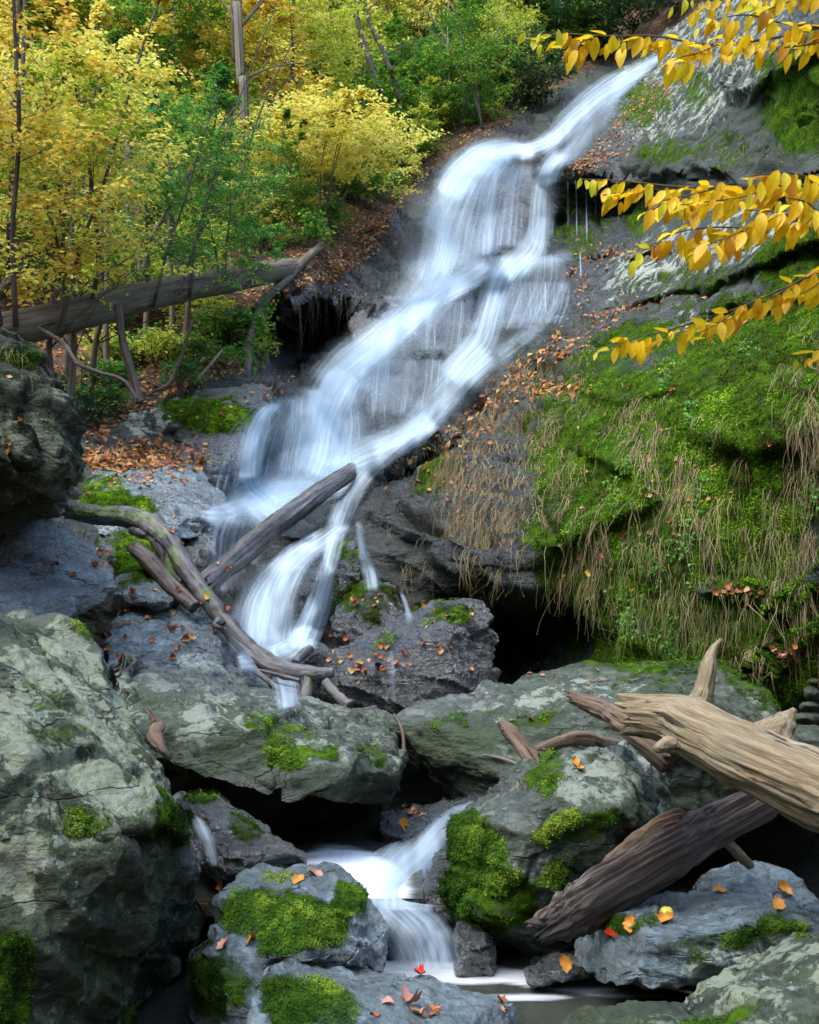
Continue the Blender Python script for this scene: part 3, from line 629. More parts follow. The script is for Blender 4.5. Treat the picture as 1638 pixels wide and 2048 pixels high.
boulder([
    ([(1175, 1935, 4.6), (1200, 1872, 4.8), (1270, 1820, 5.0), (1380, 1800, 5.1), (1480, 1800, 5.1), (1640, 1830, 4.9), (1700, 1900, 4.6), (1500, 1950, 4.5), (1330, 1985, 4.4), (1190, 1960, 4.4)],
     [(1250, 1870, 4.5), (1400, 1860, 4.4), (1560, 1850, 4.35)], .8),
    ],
    M['rock_wet_sheen_tint'], 'low mossy fronted stone with orange leaves under the dark split log', seed=71, amp=.8, wet=.3)
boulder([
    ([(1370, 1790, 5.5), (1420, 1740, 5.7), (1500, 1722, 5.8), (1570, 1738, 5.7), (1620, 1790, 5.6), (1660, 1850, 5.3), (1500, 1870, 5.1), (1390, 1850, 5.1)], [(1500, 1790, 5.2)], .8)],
    M['rock_wet_sheen_tint'], 'rounded grey stone behind the leafy stone at the lower right', seed=73, amp=.8, wet=.2)
# rocks at the foot of the falls
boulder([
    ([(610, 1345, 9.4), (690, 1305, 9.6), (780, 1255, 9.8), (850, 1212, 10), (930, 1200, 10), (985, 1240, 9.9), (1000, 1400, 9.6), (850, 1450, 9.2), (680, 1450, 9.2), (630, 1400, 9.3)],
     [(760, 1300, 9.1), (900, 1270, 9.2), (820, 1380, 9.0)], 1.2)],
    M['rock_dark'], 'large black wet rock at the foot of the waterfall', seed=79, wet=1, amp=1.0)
boulder([
    ([(655, 1270, 10.0), (680, 1200, 10.2), (740, 1165, 10.4), (790, 1175, 10.3), (812, 1230, 10.1), (800, 1270, 9.9), (690, 1300, 9.9)], [(730, 1220, 9.8)], .8)],
    M['rock_dark'], 'layered mossy black rock right of the falls above the large wet rock', seed=83, wet=.8, amp=1.2)
boulder([([(672, 1120, 10.9), (690, 1080, 11), (712, 1070, 11), (732, 1110, 10.9), (735, 1190, 10.7), (680, 1200, 10.7)], [(702, 1130, 10.6)], .6)],
    M['rock_dark'], 'small upright mossy rock splitting the lower falls', seed=85, wet=.9, amp=1.2)
boulder([([(560, 1175, 10.9), (610, 1120, 11.2), (650, 1110, 11.2), (668, 1160, 11.0), (640, 1240, 10.7), (590, 1270, 10.5), (562, 1250, 10.6)], [(610, 1180, 10.4)], .6)],
    M['rock_dark'], 'dark rounded rock between the two lower strands of water', seed=87, wet=1, amp=1.0)
boulder([([(575, 1310, 9.7), (600, 1285, 9.8), (640, 1282, 9.8), (668, 1310, 9.7), (650, 1345, 9.5), (590, 1345, 9.5)], [(620, 1310, 9.4)], .5)],
    M['rock_dark'], 'small round wet stone in the splash at the foot of the falls', seed=89, wet=1)
# left bank rocks
boulder([
    ([(300, 860, 14.0), (340, 812, 14.4), (375, 788, 14.6), (415, 800, 14.5), (500, 770, 14.8), (560, 800, 14.9), (520, 850, 14.3), (440, 890, 13.9), (340, 885, 13.8)],
     [(400, 840, 13.7), (470, 850, 13.8)], 1.2)],
    M['rock_lichen'], 'mossy green ledge rock left of the falls on the leafy bank', seed=97, amp=.9)
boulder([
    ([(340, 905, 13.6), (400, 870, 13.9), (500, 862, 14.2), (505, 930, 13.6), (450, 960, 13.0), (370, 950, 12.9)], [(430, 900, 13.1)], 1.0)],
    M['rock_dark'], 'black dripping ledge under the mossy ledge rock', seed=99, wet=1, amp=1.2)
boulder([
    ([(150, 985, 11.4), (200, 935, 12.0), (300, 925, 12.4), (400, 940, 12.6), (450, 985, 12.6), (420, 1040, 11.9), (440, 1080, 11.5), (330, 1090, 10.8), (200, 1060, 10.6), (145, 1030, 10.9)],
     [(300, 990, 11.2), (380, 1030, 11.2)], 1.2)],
    M['rock_wet_sheen_tint'], 'broad wet slab with scattered leaves on the left bank beside the basin', seed=101, wet=1, amp=.8)
boulder([
    ([(360, 1080, 11.3), (400, 1050, 11.5), (432, 1060, 11.4), (428, 1150, 11.0), (400, 1200, 10.7), (360, 1180, 10.6)], [(395, 1110, 10.7)], .8)],
    M['rock_dark'], 'steep black rock at the left edge of the lower falls', seed=103, wet=1)
boulder([
    ([(190, 1080, 9.6), (240, 1065, 9.8), (300, 1080, 9.9), (340, 1130, 9.7), (330, 1190, 9.2), (240, 1180, 9.0)], [(270, 1120, 9.1)], .8)],
    M['rock_lichen'], 'mossy rock in the gap below the curved branch', seed=107, amp=1.1, moss=.5)
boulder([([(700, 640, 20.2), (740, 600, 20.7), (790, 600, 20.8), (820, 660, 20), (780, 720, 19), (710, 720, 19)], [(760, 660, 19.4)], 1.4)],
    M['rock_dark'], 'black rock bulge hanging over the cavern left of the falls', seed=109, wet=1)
# ------------------------------------------------------------------ ray helper: where does a sight line meet the rocks and the ground
bpy.context.view_layer.update()
DG = bpy.context.evaluated_depsgraph_get()
def ray(px, py):
    p = P(px, py, 10.0); o = Vector((0, 0, CAMZ)); dr = (Vector(p) - o).normalized()
    ok, loc, nr, idx, ob, mt = sc.ray_cast(DG, o, dr)
    if not ok: return None
    if nr.dot(dr) > 0: nr = -nr
    return np.array(loc), np.array(nr), ob
def refresh():
    global DG
    bpy.context.view_layer.update(); DG = bpy.context.evaluated_depsgraph_get()

# ------------------------------------------------------------------ water
def gsm(A, s0, s1):
    for ax, s in ((0, s0), (1, s1)):
        if s <= 0: continue
        r = int(3 * s); k = np.exp(-.5 * (np.arange(-r, r + 1) / s) ** 2); k /= k.sum()
        pad = [(0, 0), (0, 0)]; pad[ax] = (r, r); B = np.pad(A, pad, mode='edge')
        A = np.apply_along_axis(lambda v: np.convolve(v, k, 'valid'), ax, B)
    return A
def resample(pts, n):
    pts = np.array(pts, float); t = np.concatenate([[0], np.cumsum(np.linalg.norm(np.diff(pts[:, :2], axis=0), axis=1))])
    # Catmull-Rom through the points
    u = np.linspace(0, t[-1], n); out = np.empty((n, pts.shape[1]))
    m = np.gradient(pts, t, axis=0)
    k = np.clip(np.searchsorted(t, u, 'right') - 1, 0, len(t) - 2); h = (t[k + 1] - t[k]); s = ((u - t[k]) / h)[:, None]; h = h[:, None]
    out = (2 * s ** 3 - 3 * s ** 2 + 1) * pts[k] + (s ** 3 - 2 * s ** 2 + s) * h * m[k] + (-2 * s ** 3 + 3 * s ** 2) * pts[k + 1] + (s ** 3 - s ** 2) * h * m[k + 1]
    return out, u
WATER = []
def stream(pts, off=.08, dens=1.0, sm=(4, 3), mat='fall', edge=2.0, fade=(.06, .08), horiz=0.0, own=False, bow=.0, seed=0, lead=0.0):
    """pts: (px, py, half width px[, depth]); horiz=1 keeps the cross section level"""
    p4 = np.array(pts, float); L = np.linalg.norm(np.diff(p4[:, :2], axis=0), axis=1).sum()
    nv = max(12, int(L / 6)); nu = max(9, int(p4[:, 2].max() * 2 / 6))
    C, u = resample(pts, nv)
    T = np.gradient(C[:, :2], axis=0); T /= np.linalg.norm(T, axis=1, keepdims=True)
    Nn = np.stack([-T[:, 1], T[:, 0]], 1); Nn = np.where(Nn[:, :1] < 0, -Nn, Nn) if horiz else Nn
    Nn = Nn * (1 - horiz) + np.array([[1.0, 0]]) * horiz; Nn /= np.linalg.norm(Nn, axis=1, keepdims=True)
    a = np.linspace(-1, 1, nu)
    X = C[:, None, 0] + Nn[:, None, 0] * a[None] * C[:, None, 2]; Y = C[:, None, 1] + Nn[:, None, 1] * a[None] * C[:, None, 2]
    if own:
        Dp = np.repeat(C[:, 3:4], nu, 1)
    else:
        Dp = np.empty(X.shape)
        for i in range(nv):
            for j in range(nu):
                r = ray(X[i, j], Y[i, j]); Dp[i, j] = r[0][1] if r else np.nan
        if np.isnan(Dp).any(): Dp[np.isnan(Dp)] = np.nanmedian(Dp)
        lo = gsm(Dp, sm[0], sm[1]); Mn = np.pad(Dp, 2, mode='edge'); Mn = np.min([Mn[i:i + Dp.shape[0], j:j + Dp.shape[1]] for i in range(5) for j in range(5)], axis=0)
        Dp = np.minimum(lo, gsm(Mn, 1.2, 1.2)) - off
    Dp = Dp - bow * (1 - a[None] ** 2)
    nz = fbm(np.stack([(X * .02).ravel(), (Y * .006).ravel(), np.full(X.size, seed + .5)], -1), 3, 11).reshape(X.shape)
    Dp = Dp + nz * .05
    W = P(X, Y, Dp)
    t = (u / u[-1])[:, None]
    de = (1 - np.abs(a[None] + .25 * nz) ** edge).clip(0, 1) * sstep(0, fade[0] + 1e-3, t) * sstep(1, 1 - fade[1] - 1e-3, t) * dens * (1 + .5 * nz)
    flow = np.stack([(a[None] * C[:, None, 2] * (1 - lead) + a[None] * C[:, 2].mean() * lead) / 100 + seed * 3.7, np.repeat(u[:, None] / 100, nu, 1), np.full(X.shape, seed * 1.3)], -1)
    WATER.append((W.reshape(-1, 3), grid_faces(nu, nv), mat, de.ravel().clip(0, 1), flow.reshape(-1, 3)))
# upper run
stream([(1330, 108, 8), (1290, 132, 16), (1240, 165, 28), (1185, 205, 34), (1140, 245, 30), (1105, 280, 24), (1070, 305, 24)], .15, .95, seed=1)
stream([(1270, 140, 14), (1225, 190, 30), (1180, 250, 34), (1140, 300, 26), (1110, 330, 26)], .12, .55, seed=2, mat='veil')
stream([(1130, 262, 18), (1080, 292, 20), (1030, 304, 22), (980, 318, 30), (935, 350, 40)], .4, .9, seed=3, edge=1.6)
stream([(1075, 305, 16), (1020, 300, 26), (965, 312, 36), (920, 348, 40), (888, 400, 36)], .6, 1.15, seed=74, edge=1.8)
# the wide veil on the left
stream([(1020, 303, 34), (970, 328, 56), (925, 385, 86), (895, 450, 110), (880, 520, 120), (855, 585, 110), (810, 640, 90)], .5, .6, seed=4, mat='veil', edge=1.4, lead=1)
stream([(1010, 303, 30), (968, 330, 42), (930, 385, 52), (902, 450, 60), (885, 520, 60), (850, 585, 50)], .65, .7, seed=5, mat='fall', edge=1.5, lead=1)
stream([(1000, 298, 22), (955, 318, 30), (915, 355, 36), (885, 410, 34), (862, 470, 30)], .8, .75, seed=51, mat='veil', edge=1.5, lead=1)
# middle strands
stream([(1030, 315, 22), (1000, 345, 26), (985, 400, 30), (975, 460, 34), (970, 520, 34)], .35, .7, seed=6, lead=1)
stream([(1060, 330, 24), (1030, 370, 30), (1020, 430, 32), (1015, 500, 36)], .3, .42, seed=7, mat='veil', lead=1)
stream([(1130, 300, 22), (1100, 335, 26), (1085, 390, 26), (1080, 450, 26), (1065, 500, 34), (1030, 535, 40), (1000, 575, 40)], .3, .85, seed=8, lead=1)
stream([(1140, 300, 10), (1112, 350, 14), (1104, 420, 12), (1100, 480, 14)], .3, .5, seed=9)
# the long diagonal
stream([(985, 520, 20), (950, 550, 26), (895, 578, 30), (850, 608, 34), (800, 650, 40), (745, 695, 48), (690, 740, 50), (650, 790, 60)], .45, 1.0, seed=10, edge=2.2)
stream([(900, 480, 50), (870, 560, 60), (815, 640, 64), (750, 705, 66), (690, 765, 70)], .3, .6, seed=11, mat='veil')
# ledge and the right curtain
stream([(1150, 512, 14), (1090, 520, 24), (1020, 535, 30), (960, 555, 30)], .2, .5, seed=12, mat='veil')
stream([(1050, 505, 80), (1040, 560, 92), (1020, 610, 92), (1000, 665, 84)], .28, .55, mat='fine', seed=13, horiz=1, lead=1, edge=6)
stream([(1035, 510, 22), (1005, 560, 34), (985, 620, 38), (965, 680, 40), (930, 720, 44), (890, 770, 44)], .42, .85, seed=14, lead=1)
stream([(1130, 560, 12), (1115, 600, 12), (1090, 640, 14), (1040, 680, 20), (985, 720, 26)], .2, .55, seed=15)
stream([(990, 690, 40), (930, 745, 44), (880, 800, 38), (830, 860, 34), (770, 905, 30), (715, 960, 28), (685, 1020, 26), (665, 1080, 26)], .3, .85, seed=16)
stream([(920, 700, 90), (870, 760, 90), (790, 800, 90), (740, 830, 80)], .2, .25, seed=17, mat='veil', edge=3)
# lower curtain
stream([(650, 770, 62), (650, 830, 84), (640, 890, 92), (620, 960, 96)], .4, .75, seed=18, horiz=1, lead=1, edge=4)
stream([(770, 745, 70), (750, 820, 90), (720, 880, 90), (690, 940, 80)], .3, .32, seed=19, horiz=1, lead=1, edge=4, mat='veil')
stream([(700, 740, 50), (670, 790, 60), (650, 850, 50), (640, 910, 50), (620, 960, 50)], .55, .85, seed=20, lead=1)
stream([(562, 808, 10), (535, 822, 18), (515, 860, 27), (505, 910, 32), (500, 965, 38)], .3, .95, seed=21, lead=1)
stream([(870, 830, 26), (810, 870, 34), (740, 900, 40), (670, 930, 44), (600, 965, 50)], .3, .8, seed=22)
# thin curtains falling off the ledges
stream([(1060, 322, 60), (1050, 380, 66), (1045, 440, 66), (1040, 500, 70)], .3, .42, seed=80, horiz=1, lead=1, edge=6, mat='fine')
stream([(1060, 560, 90), (1060, 600, 90), (1050, 650, 80)], .3, .5, seed=81, horiz=1, lead=1, edge=6, mat='fine')
stream([(880, 600, 80), (875, 640, 84), (870, 705, 80)], .3, .42, seed=82, horiz=1, lead=1, edge=6, mat='fine')
stream([(830, 715, 110), (825, 770, 110), (815, 830, 100)], .35, .5, seed=83, horiz=1, lead=1, edge=6, mat='fine')
stream([(640, 790, 100), (640, 860, 110), (630, 950, 120)], .5, .55, seed=84, horiz=1, lead=1, edge=6, mat='fine')
stream([(960, 330, 90), (930, 420, 100), (900, 540, 110)], .7, .4, seed=85, horiz=1, lead=1, edge=2.5, mat='fine')
# basin
stream([(600, 800, 90), (560, 860, 110), (540, 930, 130), (530, 990, 140)], .5, .42, seed=90, horiz=1, lead=1, edge=3, mat='fine')
stream([(560, 960, 110), (520, 1000, 120), (470, 1035, 90)], .35, .5, seed=91, mat='veil', horiz=1)
stream([(760, 700, 70), (700, 760, 90), (650, 840, 100), (600, 930, 110), (560, 1000, 90)], .6, .34, seed=70, mat='veil', edge=1.6)
stream([(900, 540, 70), (840, 620, 90), (770, 700, 90), (700, 770, 90)], .6, .38, seed=71, mat='veil', edge=1.6)
stream([(690, 950, 50), (620, 975, 60), (560, 990, 70), (500, 1005, 60), (450, 1020, 36)], .4, .6, seed=72, mat='veil', edge=1.6)
stream([(495, 945, 20), (500, 970, 40), (530, 1000, 50), (560, 1030, 50)], .35, .8, seed=73, edge=1.8)
stream([(720, 930, 30), (650, 960, 46), (580, 985, 54), (510, 1010, 46), (440, 1030, 30), (395, 1025, 10)], .25, .85, seed=23, edge=2.5)
stream([(470, 950, 16), (510, 990, 36), (560, 1020, 44), (610, 1045, 34)], .3, .7, seed=24, mat='veil')
stream([(470, 1030, 40), (455, 1070, 46), (450, 1130, 44), (455, 1190, 44)], .3, .75, seed=25, lead=1)
stream([(540, 1035, 50), (520, 1080, 46), (500, 1130, 40)], .2, .5, seed=26, mat='veil', lead=1)
# lower falls
stream([(690, 1045, 24), (650, 1075, 34), (612, 1100, 40), (578, 1135, 46), (555, 1180, 52), (540, 1235, 62), (530, 1300, 66)], .5, .85, seed=27, horiz=.8, lead=.6, edge=2.5)
stream([(640, 1085, 30), (590, 1110, 34), (545, 1150, 40), (515, 1200, 46), (505, 1260, 50), (505, 1310, 46)], .35, .8, seed=75, horiz=.8, lead=.6)
stream([(675, 1060, 20), (662, 1110, 22), (650, 1160, 24), (635, 1210, 30), (612, 1265, 36), (590, 1310, 40)], .6, .85, seed=28, horiz=.8, lead=.6)
stream([(560, 1120, 60), (540, 1190, 70), (530, 1260, 80), (530, 1320, 80)], .65, .5, seed=29, mat='veil', horiz=1)
stream([(620, 1265, 30), (580, 1300, 40), (530, 1318, 40), (470, 1325, 20)], .5, .9, seed=30, edge=2.2)
stream([(716, 1040, 8), (726, 1100, 12), (742, 1150, 20), (748, 1185, 16)], .12, .6, seed=31)
stream([(800, 1180, 4), (812, 1210, 6), (822, 1255, 9)], .08, .4, fade=(.2, .4), seed=32, mat='thread')
stream([(782, 1300, 5), (786, 1350, 6), (787, 1420, 7)], .08, .3, fade=(.2, .4), seed=33, mat='thread')
stream([(560, 1345, 20), (570, 1370, 28), (578, 1420, 26)], .1, .9, seed=34)
for k, (x, y0, y1, ww) in enumerate([(1135, 352, 470, 2.5), (1152, 350, 490, 2), (1172, 355, 500, 2.6), (1190, 352, 440, 2), (1215, 362, 430, 1.8), (1160, 500, 560, 3), (1090, 560, 640, 4), (1060, 560, 650, 4), (800, 640, 700, 3), (830, 640, 690, 4), (868, 650, 700, 3), (700, 790, 860, 3), (768, 800, 850, 3), (745, 780, 860, 3)]):
    stream([(x, y0, ww * .6), (x + 1, (y0 + y1) / 2, ww * .7), (x + 2, y1, ww * .6)], .12, .42, seed=40 + k, mat='thread', fade=(.2, .35))
# trickle by the left boulder
stream([(388, 1632, 8), (402, 1655, 16), (418, 1690, 16), (430, 1735, 10)], .06, .8, seed=60)
# the small cascade in front
stream([(950, 1606, 8, 7.0), (925, 1628, 22, 6.7), (890, 1665, 36, 6.3), (850, 1712, 52, 5.9), (805, 1755, 76, 5.5), (778, 1790, 88, 5.15), (775, 1822, 92, 4.98)], own=True, dens=.72, bow=.12, mat='silk', seed=61, fade=(.02, .03), edge=3)
stream([(770, 1812, 80, 5.0), (790, 1830, 92, 4.9), (825, 1865, 84, 4.82), (845, 1905, 76, 4.80), (855, 1945, 74, 4.78)], own=True, dens=.66, bow=.08, mat='silk', seed=62, fade=(.02, .05), horiz=1, edge=4, lead=1)
stream([(700, 1700, 80, 6.1), (720, 1740, 100, 5.6), (740, 1780, 105, 5.2), (760, 1812, 95, 5.0)], own=True, dens=.55, seed=63, horiz=1, edge=2, mat='veil')
for k, (W, f, mat, de, flw) in enumerate(WATER):
    o = obj_np('waterfall', W, f, M[mat], attrs={'dens': de, 'flow': flw}); tag(o, 'silky white water running down the rocks', kind='structure')
def pool(name, x0, x1, y0, y1, z, foam, label):
    xs = np.arange(x0, x1, .03); ys = np.arange(y0, y1, .03); X, Y = np.meshgrid(xs, ys)
    W = np.stack([X.ravel(), Y.ravel(), np.full(X.size, z)], -1); W[:, 2] += fbm(W * np.array([1.5, 4, 1]), 3, 8) * .012
    px, py = proj(W); de = ell(foam, px, py)
    tag(obj_np(name, W, grid_faces(len(xs), len(ys)), M['pool'], attrs={'dens': de}), label, kind='structure')
pool('pool', -1.3, 3.2, 1.9, 6.0, 0.0, [(860, 1945, 190, 24, 2, 1.0), (1060, 1955, 190, 16, 3, .85), (1150, 1975, 100, 9, 3, .75), (1040, 1995, 110, 8, 0, .6), (1250, 1990, 110, 8, 3, .5)], 'dark stream pool with streaks of foam in front')
pool('pool', -1.2, .07, 5.06, 7.2, .31, [(720, 1750, 110, 50, 20, 1.0), (650, 1720, 60, 20, 0, .7)], 'upper pool below the cave')

# ------------------------------------------------------------------ logs, branches, roots
def tube(path, rad, seg=20, ridge=.1, knob=.08, seed=0, jag=.0, flat=1.0, roll=0., per=None, endsharp=True, moss=None):
    """path: world points, rad: radii. Returns V, F, grain, moss"""
    path = np.array(path, float); rad = np.array(rad, float)
    t = np.concatenate([[0], np.cumsum(np.linalg.norm(np.diff(path, axis=0), axis=1))]); Lg = t[-1]
    n = per or max(8, int(Lg / max(rad.mean() * .35, .012)))
    C, u = resample(np.hstack([path, rad[:, None]]), n) if len(path) > 2 else (np.hstack([path[0] + (path[1] - path[0]) * np.linspace(0, 1, n)[:, None], np.interp(np.linspace(0, 1, n), [0, 1], rad)[:, None]]), np.linspace(0, Lg, n))
    c, r = C[:, :3], np.clip(C[:, 3], rad.min() * .6, None)
    T = np.gradient(c, axis=0); T /= np.linalg.norm(T, axis=1, keepdims=True)
    up = np.array([0, 0, 1.]) if abs(T[:, 2]).mean() < .8 else np.array([0, 1., 0])
    A = np.cross(T, up); A /= np.linalg.norm(A, axis=1, keepdims=True); B = np.cross(A, T)
    th = np.arange(seg) / seg * 2 * math.pi
    s = u[:, None]; R = r[:, None] * np.ones((1, seg))
    g = np.stack([np.cos(th)[None] * R, np.sin(th)[None] * R, s * .07 * np.ones((1, seg))], -1).reshape(-1, 3)
    rm = r.mean()
    gg = g / rm
    dd = ridge * (np.abs(pn(gg * np.array([3.2, 3.2, 1.0]) + seed, 3)) * 2 - .4) + ridge * .7 * (np.abs(pn(gg * np.array([8, 8, 1.6]) + seed, 4)) * 2 - .4) + ridge * .35 * pn(gg * np.array([16, 16, 3.]) + seed, 8)
    q = np.stack([np.cos(th)[None] * R, np.sin(th)[None] * R, s * np.ones((1, seg))], -1).reshape(-1, 3) / rm
    dd += knob * fbm(q * .7 + seed, 3, 6)
    R = R * (1 + dd.reshape(n, seg))
    ct, st = np.cos(th), np.sin(th)
    cr, sr = math.cos(roll), math.sin(roll)
    ex = ct[None] * R * cr - st[None] * R * flat * sr; ey = ct[None] * R * sr + st[None] * R * flat * cr
    V = c[:, None] + A[:, None] * ex[..., None] + B[:, None] * ey[..., None]
    if jag:
        j = pn(np.stack([ct * 4.5, st * 4.5, np.full(seg, seed + .3)], -1), 5) * jag * 2.2
        j2 = pn(np.stack([ct * 4.5, st * 4.5, np.full(seg, seed + 9.3)], -1), 5) * jag * 2.2
        w0 = sstep(.08, 0, u / Lg)[:, None] * j[None]; w1 = sstep(.88, 1, u / Lg)[:, None] * j2[None]
        V = V + T[:, None] * (w0 + w1)[..., None]
    F_ = grid_faces(seg, n, wrap=True)
    V = V.reshape(-1, 3)
    k = len(V)
    c0 = V[:seg].mean(0) + T[0] * rm * .12; c1 = V[-seg:].mean(0) - T[-1] * rm * .12
    if not endsharp: c0 = c0 - T[0] * rm * .4; c1 = c1 + T[-1] * rm * .4
    V = np.vstack([V, c0, c1]); i = np.arange(seg); i2 = (i + 1) % seg
    f0 = np.stack([i2, i, np.full(seg, k), np.full(seg, k)], -1); f1 = np.stack([i + k - seg, i2 + k - seg, np.full(seg, k + 1), np.full(seg, k + 1)], -1)
    tri = np.vstack([f0, f1])[:, :3]
    # all triangles for simplicity
    Q = F_; F3 = np.vstack([Q[:, [0, 1, 2]], Q[:, [0, 2, 3]], tri])
    g = np.vstack([g, g[:1] * 0, g[-1:] * 0])
    return V, F3, g
def cat_m(parts):
    Vs, Fs, Gs, k = [], [], [], 0
    for V, F_, g in parts:
        Vs.append(V); Fs.append(F_ + k); Gs.append(g); k += len(V)
    return np.vstack(Vs), np.vstack(Fs), np.vstack(Gs)
def pxpath(pts):
    """(px,py,radius px,depth) -> world path, radii"""
    p = np.array(pts, float); return P(p[:, 0], p[:, 1], p[:, 3]), p[:, 2] * p[:, 3] / F
def woodobj(name, parts, mat, parent=None, label=None, cat=None, group=None):
    V, F3, g = cat_m(parts)
    px, py = proj(V); ms = ell(MOSSW, px, py) + fbm(V * 2, 3, 2) * .2
    o = obj_np(name, V, F3, M[mat], parent=parent, attrs={'grain': g, 'moss': ms.clip(0, 1)})
    if label: tag(o, label, cat, group)
    return o
MOSSW = [(240, 1028, 90, 12, 8, .7), (330, 1060, 40, 20, 30, .4), (345, 1120, 16, 35, 10, .7), (413, 1186, 14, 12, 0, .9), (615, 1370, 15, 35, 0, .5), (170, 1025, 40, 15, 0, .8)]
# pale driftwood log on the right
W_, R_ = pxpath([(1258, 1430, 40, 4.9), (1300, 1434, 46, 4.85), (1350, 1444, 53, 4.8), (1430, 1480, 60, 4.65), (1520, 1524, 67, 4.5), (1640, 1576, 76, 4.35), (1760, 1626, 92, 4.2), (1900, 1690, 96, 4.05)])
lg = woodobj('driftwood_log', [tube(W_, R_, 120, .12, .12, 1, jag=.06, per=300)], 'wood_pale', label='huge pale weathered driftwood log lying across the boulders at right', cat='log')
W_, R_ = pxpath([(1398, 1410, 28, 4.85), (1410, 1370, 19, 4.85), (1418, 1335, 17, 4.85), (1424, 1308, 11, 4.85), (1442, 1278, 3, 4.85)])
woodobj('branch_stub', [tube(W_, R_, 24, .12, .3, 5, per=50)], 'wood_pale', parent=lg)
W_, R_ = pxpath([(1520, 1505, 48, 4.7), (1555, 1462, 30, 4.75), (1574, 1436, 18, 4.8), (1590, 1418, 6, 4.8)])
woodobj('knot', [tube(W_, R_, 36, .2, .35, 8, per=50)], 'wood_pale', parent=lg)
W_, R_ = pxpath([(1345, 1490, 18, 4.62), (1325, 1492, 13, 4.55), (1312, 1500, 7, 4.5)])
woodobj('knot', [tube(W_, R_, 18, .2, .3, 9, per=16)], 'wood_pale', parent=lg)
W_, R_ = pxpath([(1150, 1396, 18, 5.6), (1180, 1408, 24, 5.5), (1230, 1430, 30, 5.4), (1290, 1470, 38, 5.2), (1350, 1520, 40, 5.1)])
woodobj('broken_log', [tube(W_, R_, 36, .25, .2, 12, jag=.1, flat=.7, per=70)], 'wood_brown', label='brown splintered log end poking out behind the pale driftwood log', cat='log')
W_, R_ = pxpath([(1090, 1858, 34, 4.55), (1150, 1822, 56, 4.6), (1240, 1770, 62, 4.75), (1340, 1710, 60, 4.95), (1430, 1660, 48, 5.15), (1540, 1600, 44, 5.35)])
pl = woodobj('split_log', [tube(W_, R_, 90, .34, .14, 21, jag=.09, flat=.3, roll=1.35, per=200)], 'wood_dark', label='dark brown split log half leaning down beside the mossy boulder', cat='log')
W_, R_ = pxpath([(1185, 1760, 10, 4.85), (1250, 1705, 22, 4.85), (1330, 1655, 30, 4.95), (1390, 1645, 24, 5.1), (1500, 1600, 20, 5.3)])
woodobj('bark_slab', [tube(W_, R_, 44, .3, .2, 24, jag=.08, flat=.3, roll=1.35, per=100)], 'wood_brown', parent=pl)
W_, R_ = pxpath([(1072, 1530, 20, 5.5), (1050, 1500, 18, 5.55), (1025, 1468, 16, 5.6), (1002, 1445, 9, 5.65)])
fb = woodobj('forked_branch', [tube(W_, R_, 20, .25, .3, 31, jag=.05, per=40)], 'wood_brown', label='broken forked grey brown branch standing on top of the mossy boulder', cat='branch')
W_, R_ = pxpath([(1068, 1502, 9, 5.6), (1110, 1488, 12, 5.7), (1160, 1476, 15, 5.8), (1200, 1484, 13, 5.9), (1240, 1488, 9, 6.0)])
woodobj('limb', [tube(W_, R_, 16, .12, .3, 33, per=50)], 'wood_brown', parent=fb)
W_, R_ = pxpath([(965, 1510, 2.5, 5.6), (1000, 1516, 3, 5.6), (1040, 1530, 3.5, 5.55)])
woodobj('twig', [tube(W_, R_, 8, .05, .2, 34)], 'twig_grey', parent=fb)
W_, R_ = pxpath([(405, 1172, 23, 10.2), (470, 1118, 24, 10.7), (540, 1060, 23, 11.3), (620, 1000, 21, 12.0), (705, 940, 16, 12.8)])
woodobj('fallen_log', [tube(W_, R_, 48, .2, .12, 41, jag=.08, per=200)], 'wood_wet', label='straight wet log with shaggy bark lying diagonally across the waterfall basin', cat='log')
W_, R_ = pxpath([(135, 1022, 18, 8.9), (200, 1030, 20, 8.8), (290, 1045, 22, 8.6), (335, 1080, 22, 8.5), (370, 1135, 19, 8.4), (410, 1190, 18, 8.3), (455, 1250, 19, 8.2), (510, 1308, 20, 8.1), (570, 1340, 19, 8.0), (625, 1348, 16, 8.0), (668, 1345, 10, 8.0)])
cb = woodobj('curved_branch', [tube(W_, R_, 30, .12, .22, 51, per=190, jag=.03)], 'wood_wet', label='thick curved mossy dead limb in front of the lower waterfall', cat='branch')
for k, pp in enumerate([[(300, 1040, 24, 8.6), (322, 1075, 26, 8.55), (342, 1115, 22, 8.5), (345, 1150, 17, 8.45), (365, 1170, 10, 8.4)], [(612, 1350, 14, 8), (613, 1375, 13, 7.95), (610, 1398, 12, 7.9), (618, 1415, 10, 7.85)], [(650, 1362, 9, 7.95), (672, 1388, 10, 7.9), (700, 1412, 11, 7.8)], [(265, 1060, 10, 8.6), (280, 1066, 7, 8.5), (290, 1070, 3, 8.4)], [(440, 1240, 12, 8.15), (432, 1252, 7, 8.1), (445, 1256, 3, 8.1)]]):
    W_, R_ = pxpath(pp); woodobj('limb', [tube(W_, R_, 16, .12, .3, 55 + k)], 'wood_wet', parent=cb)
W_, R_ = pxpath([(268, 1095, 16, 8.4), (300, 1125, 18, 8.35), (340, 1170, 17, 8.3), (390, 1215, 14, 8.2)])
woodobj('broken_log', [tube(W_, R_, 24, .2, .15, 61, jag=.06, per=60)], 'wood_dark', label='short broken brown log resting under the curved branch', cat='log')
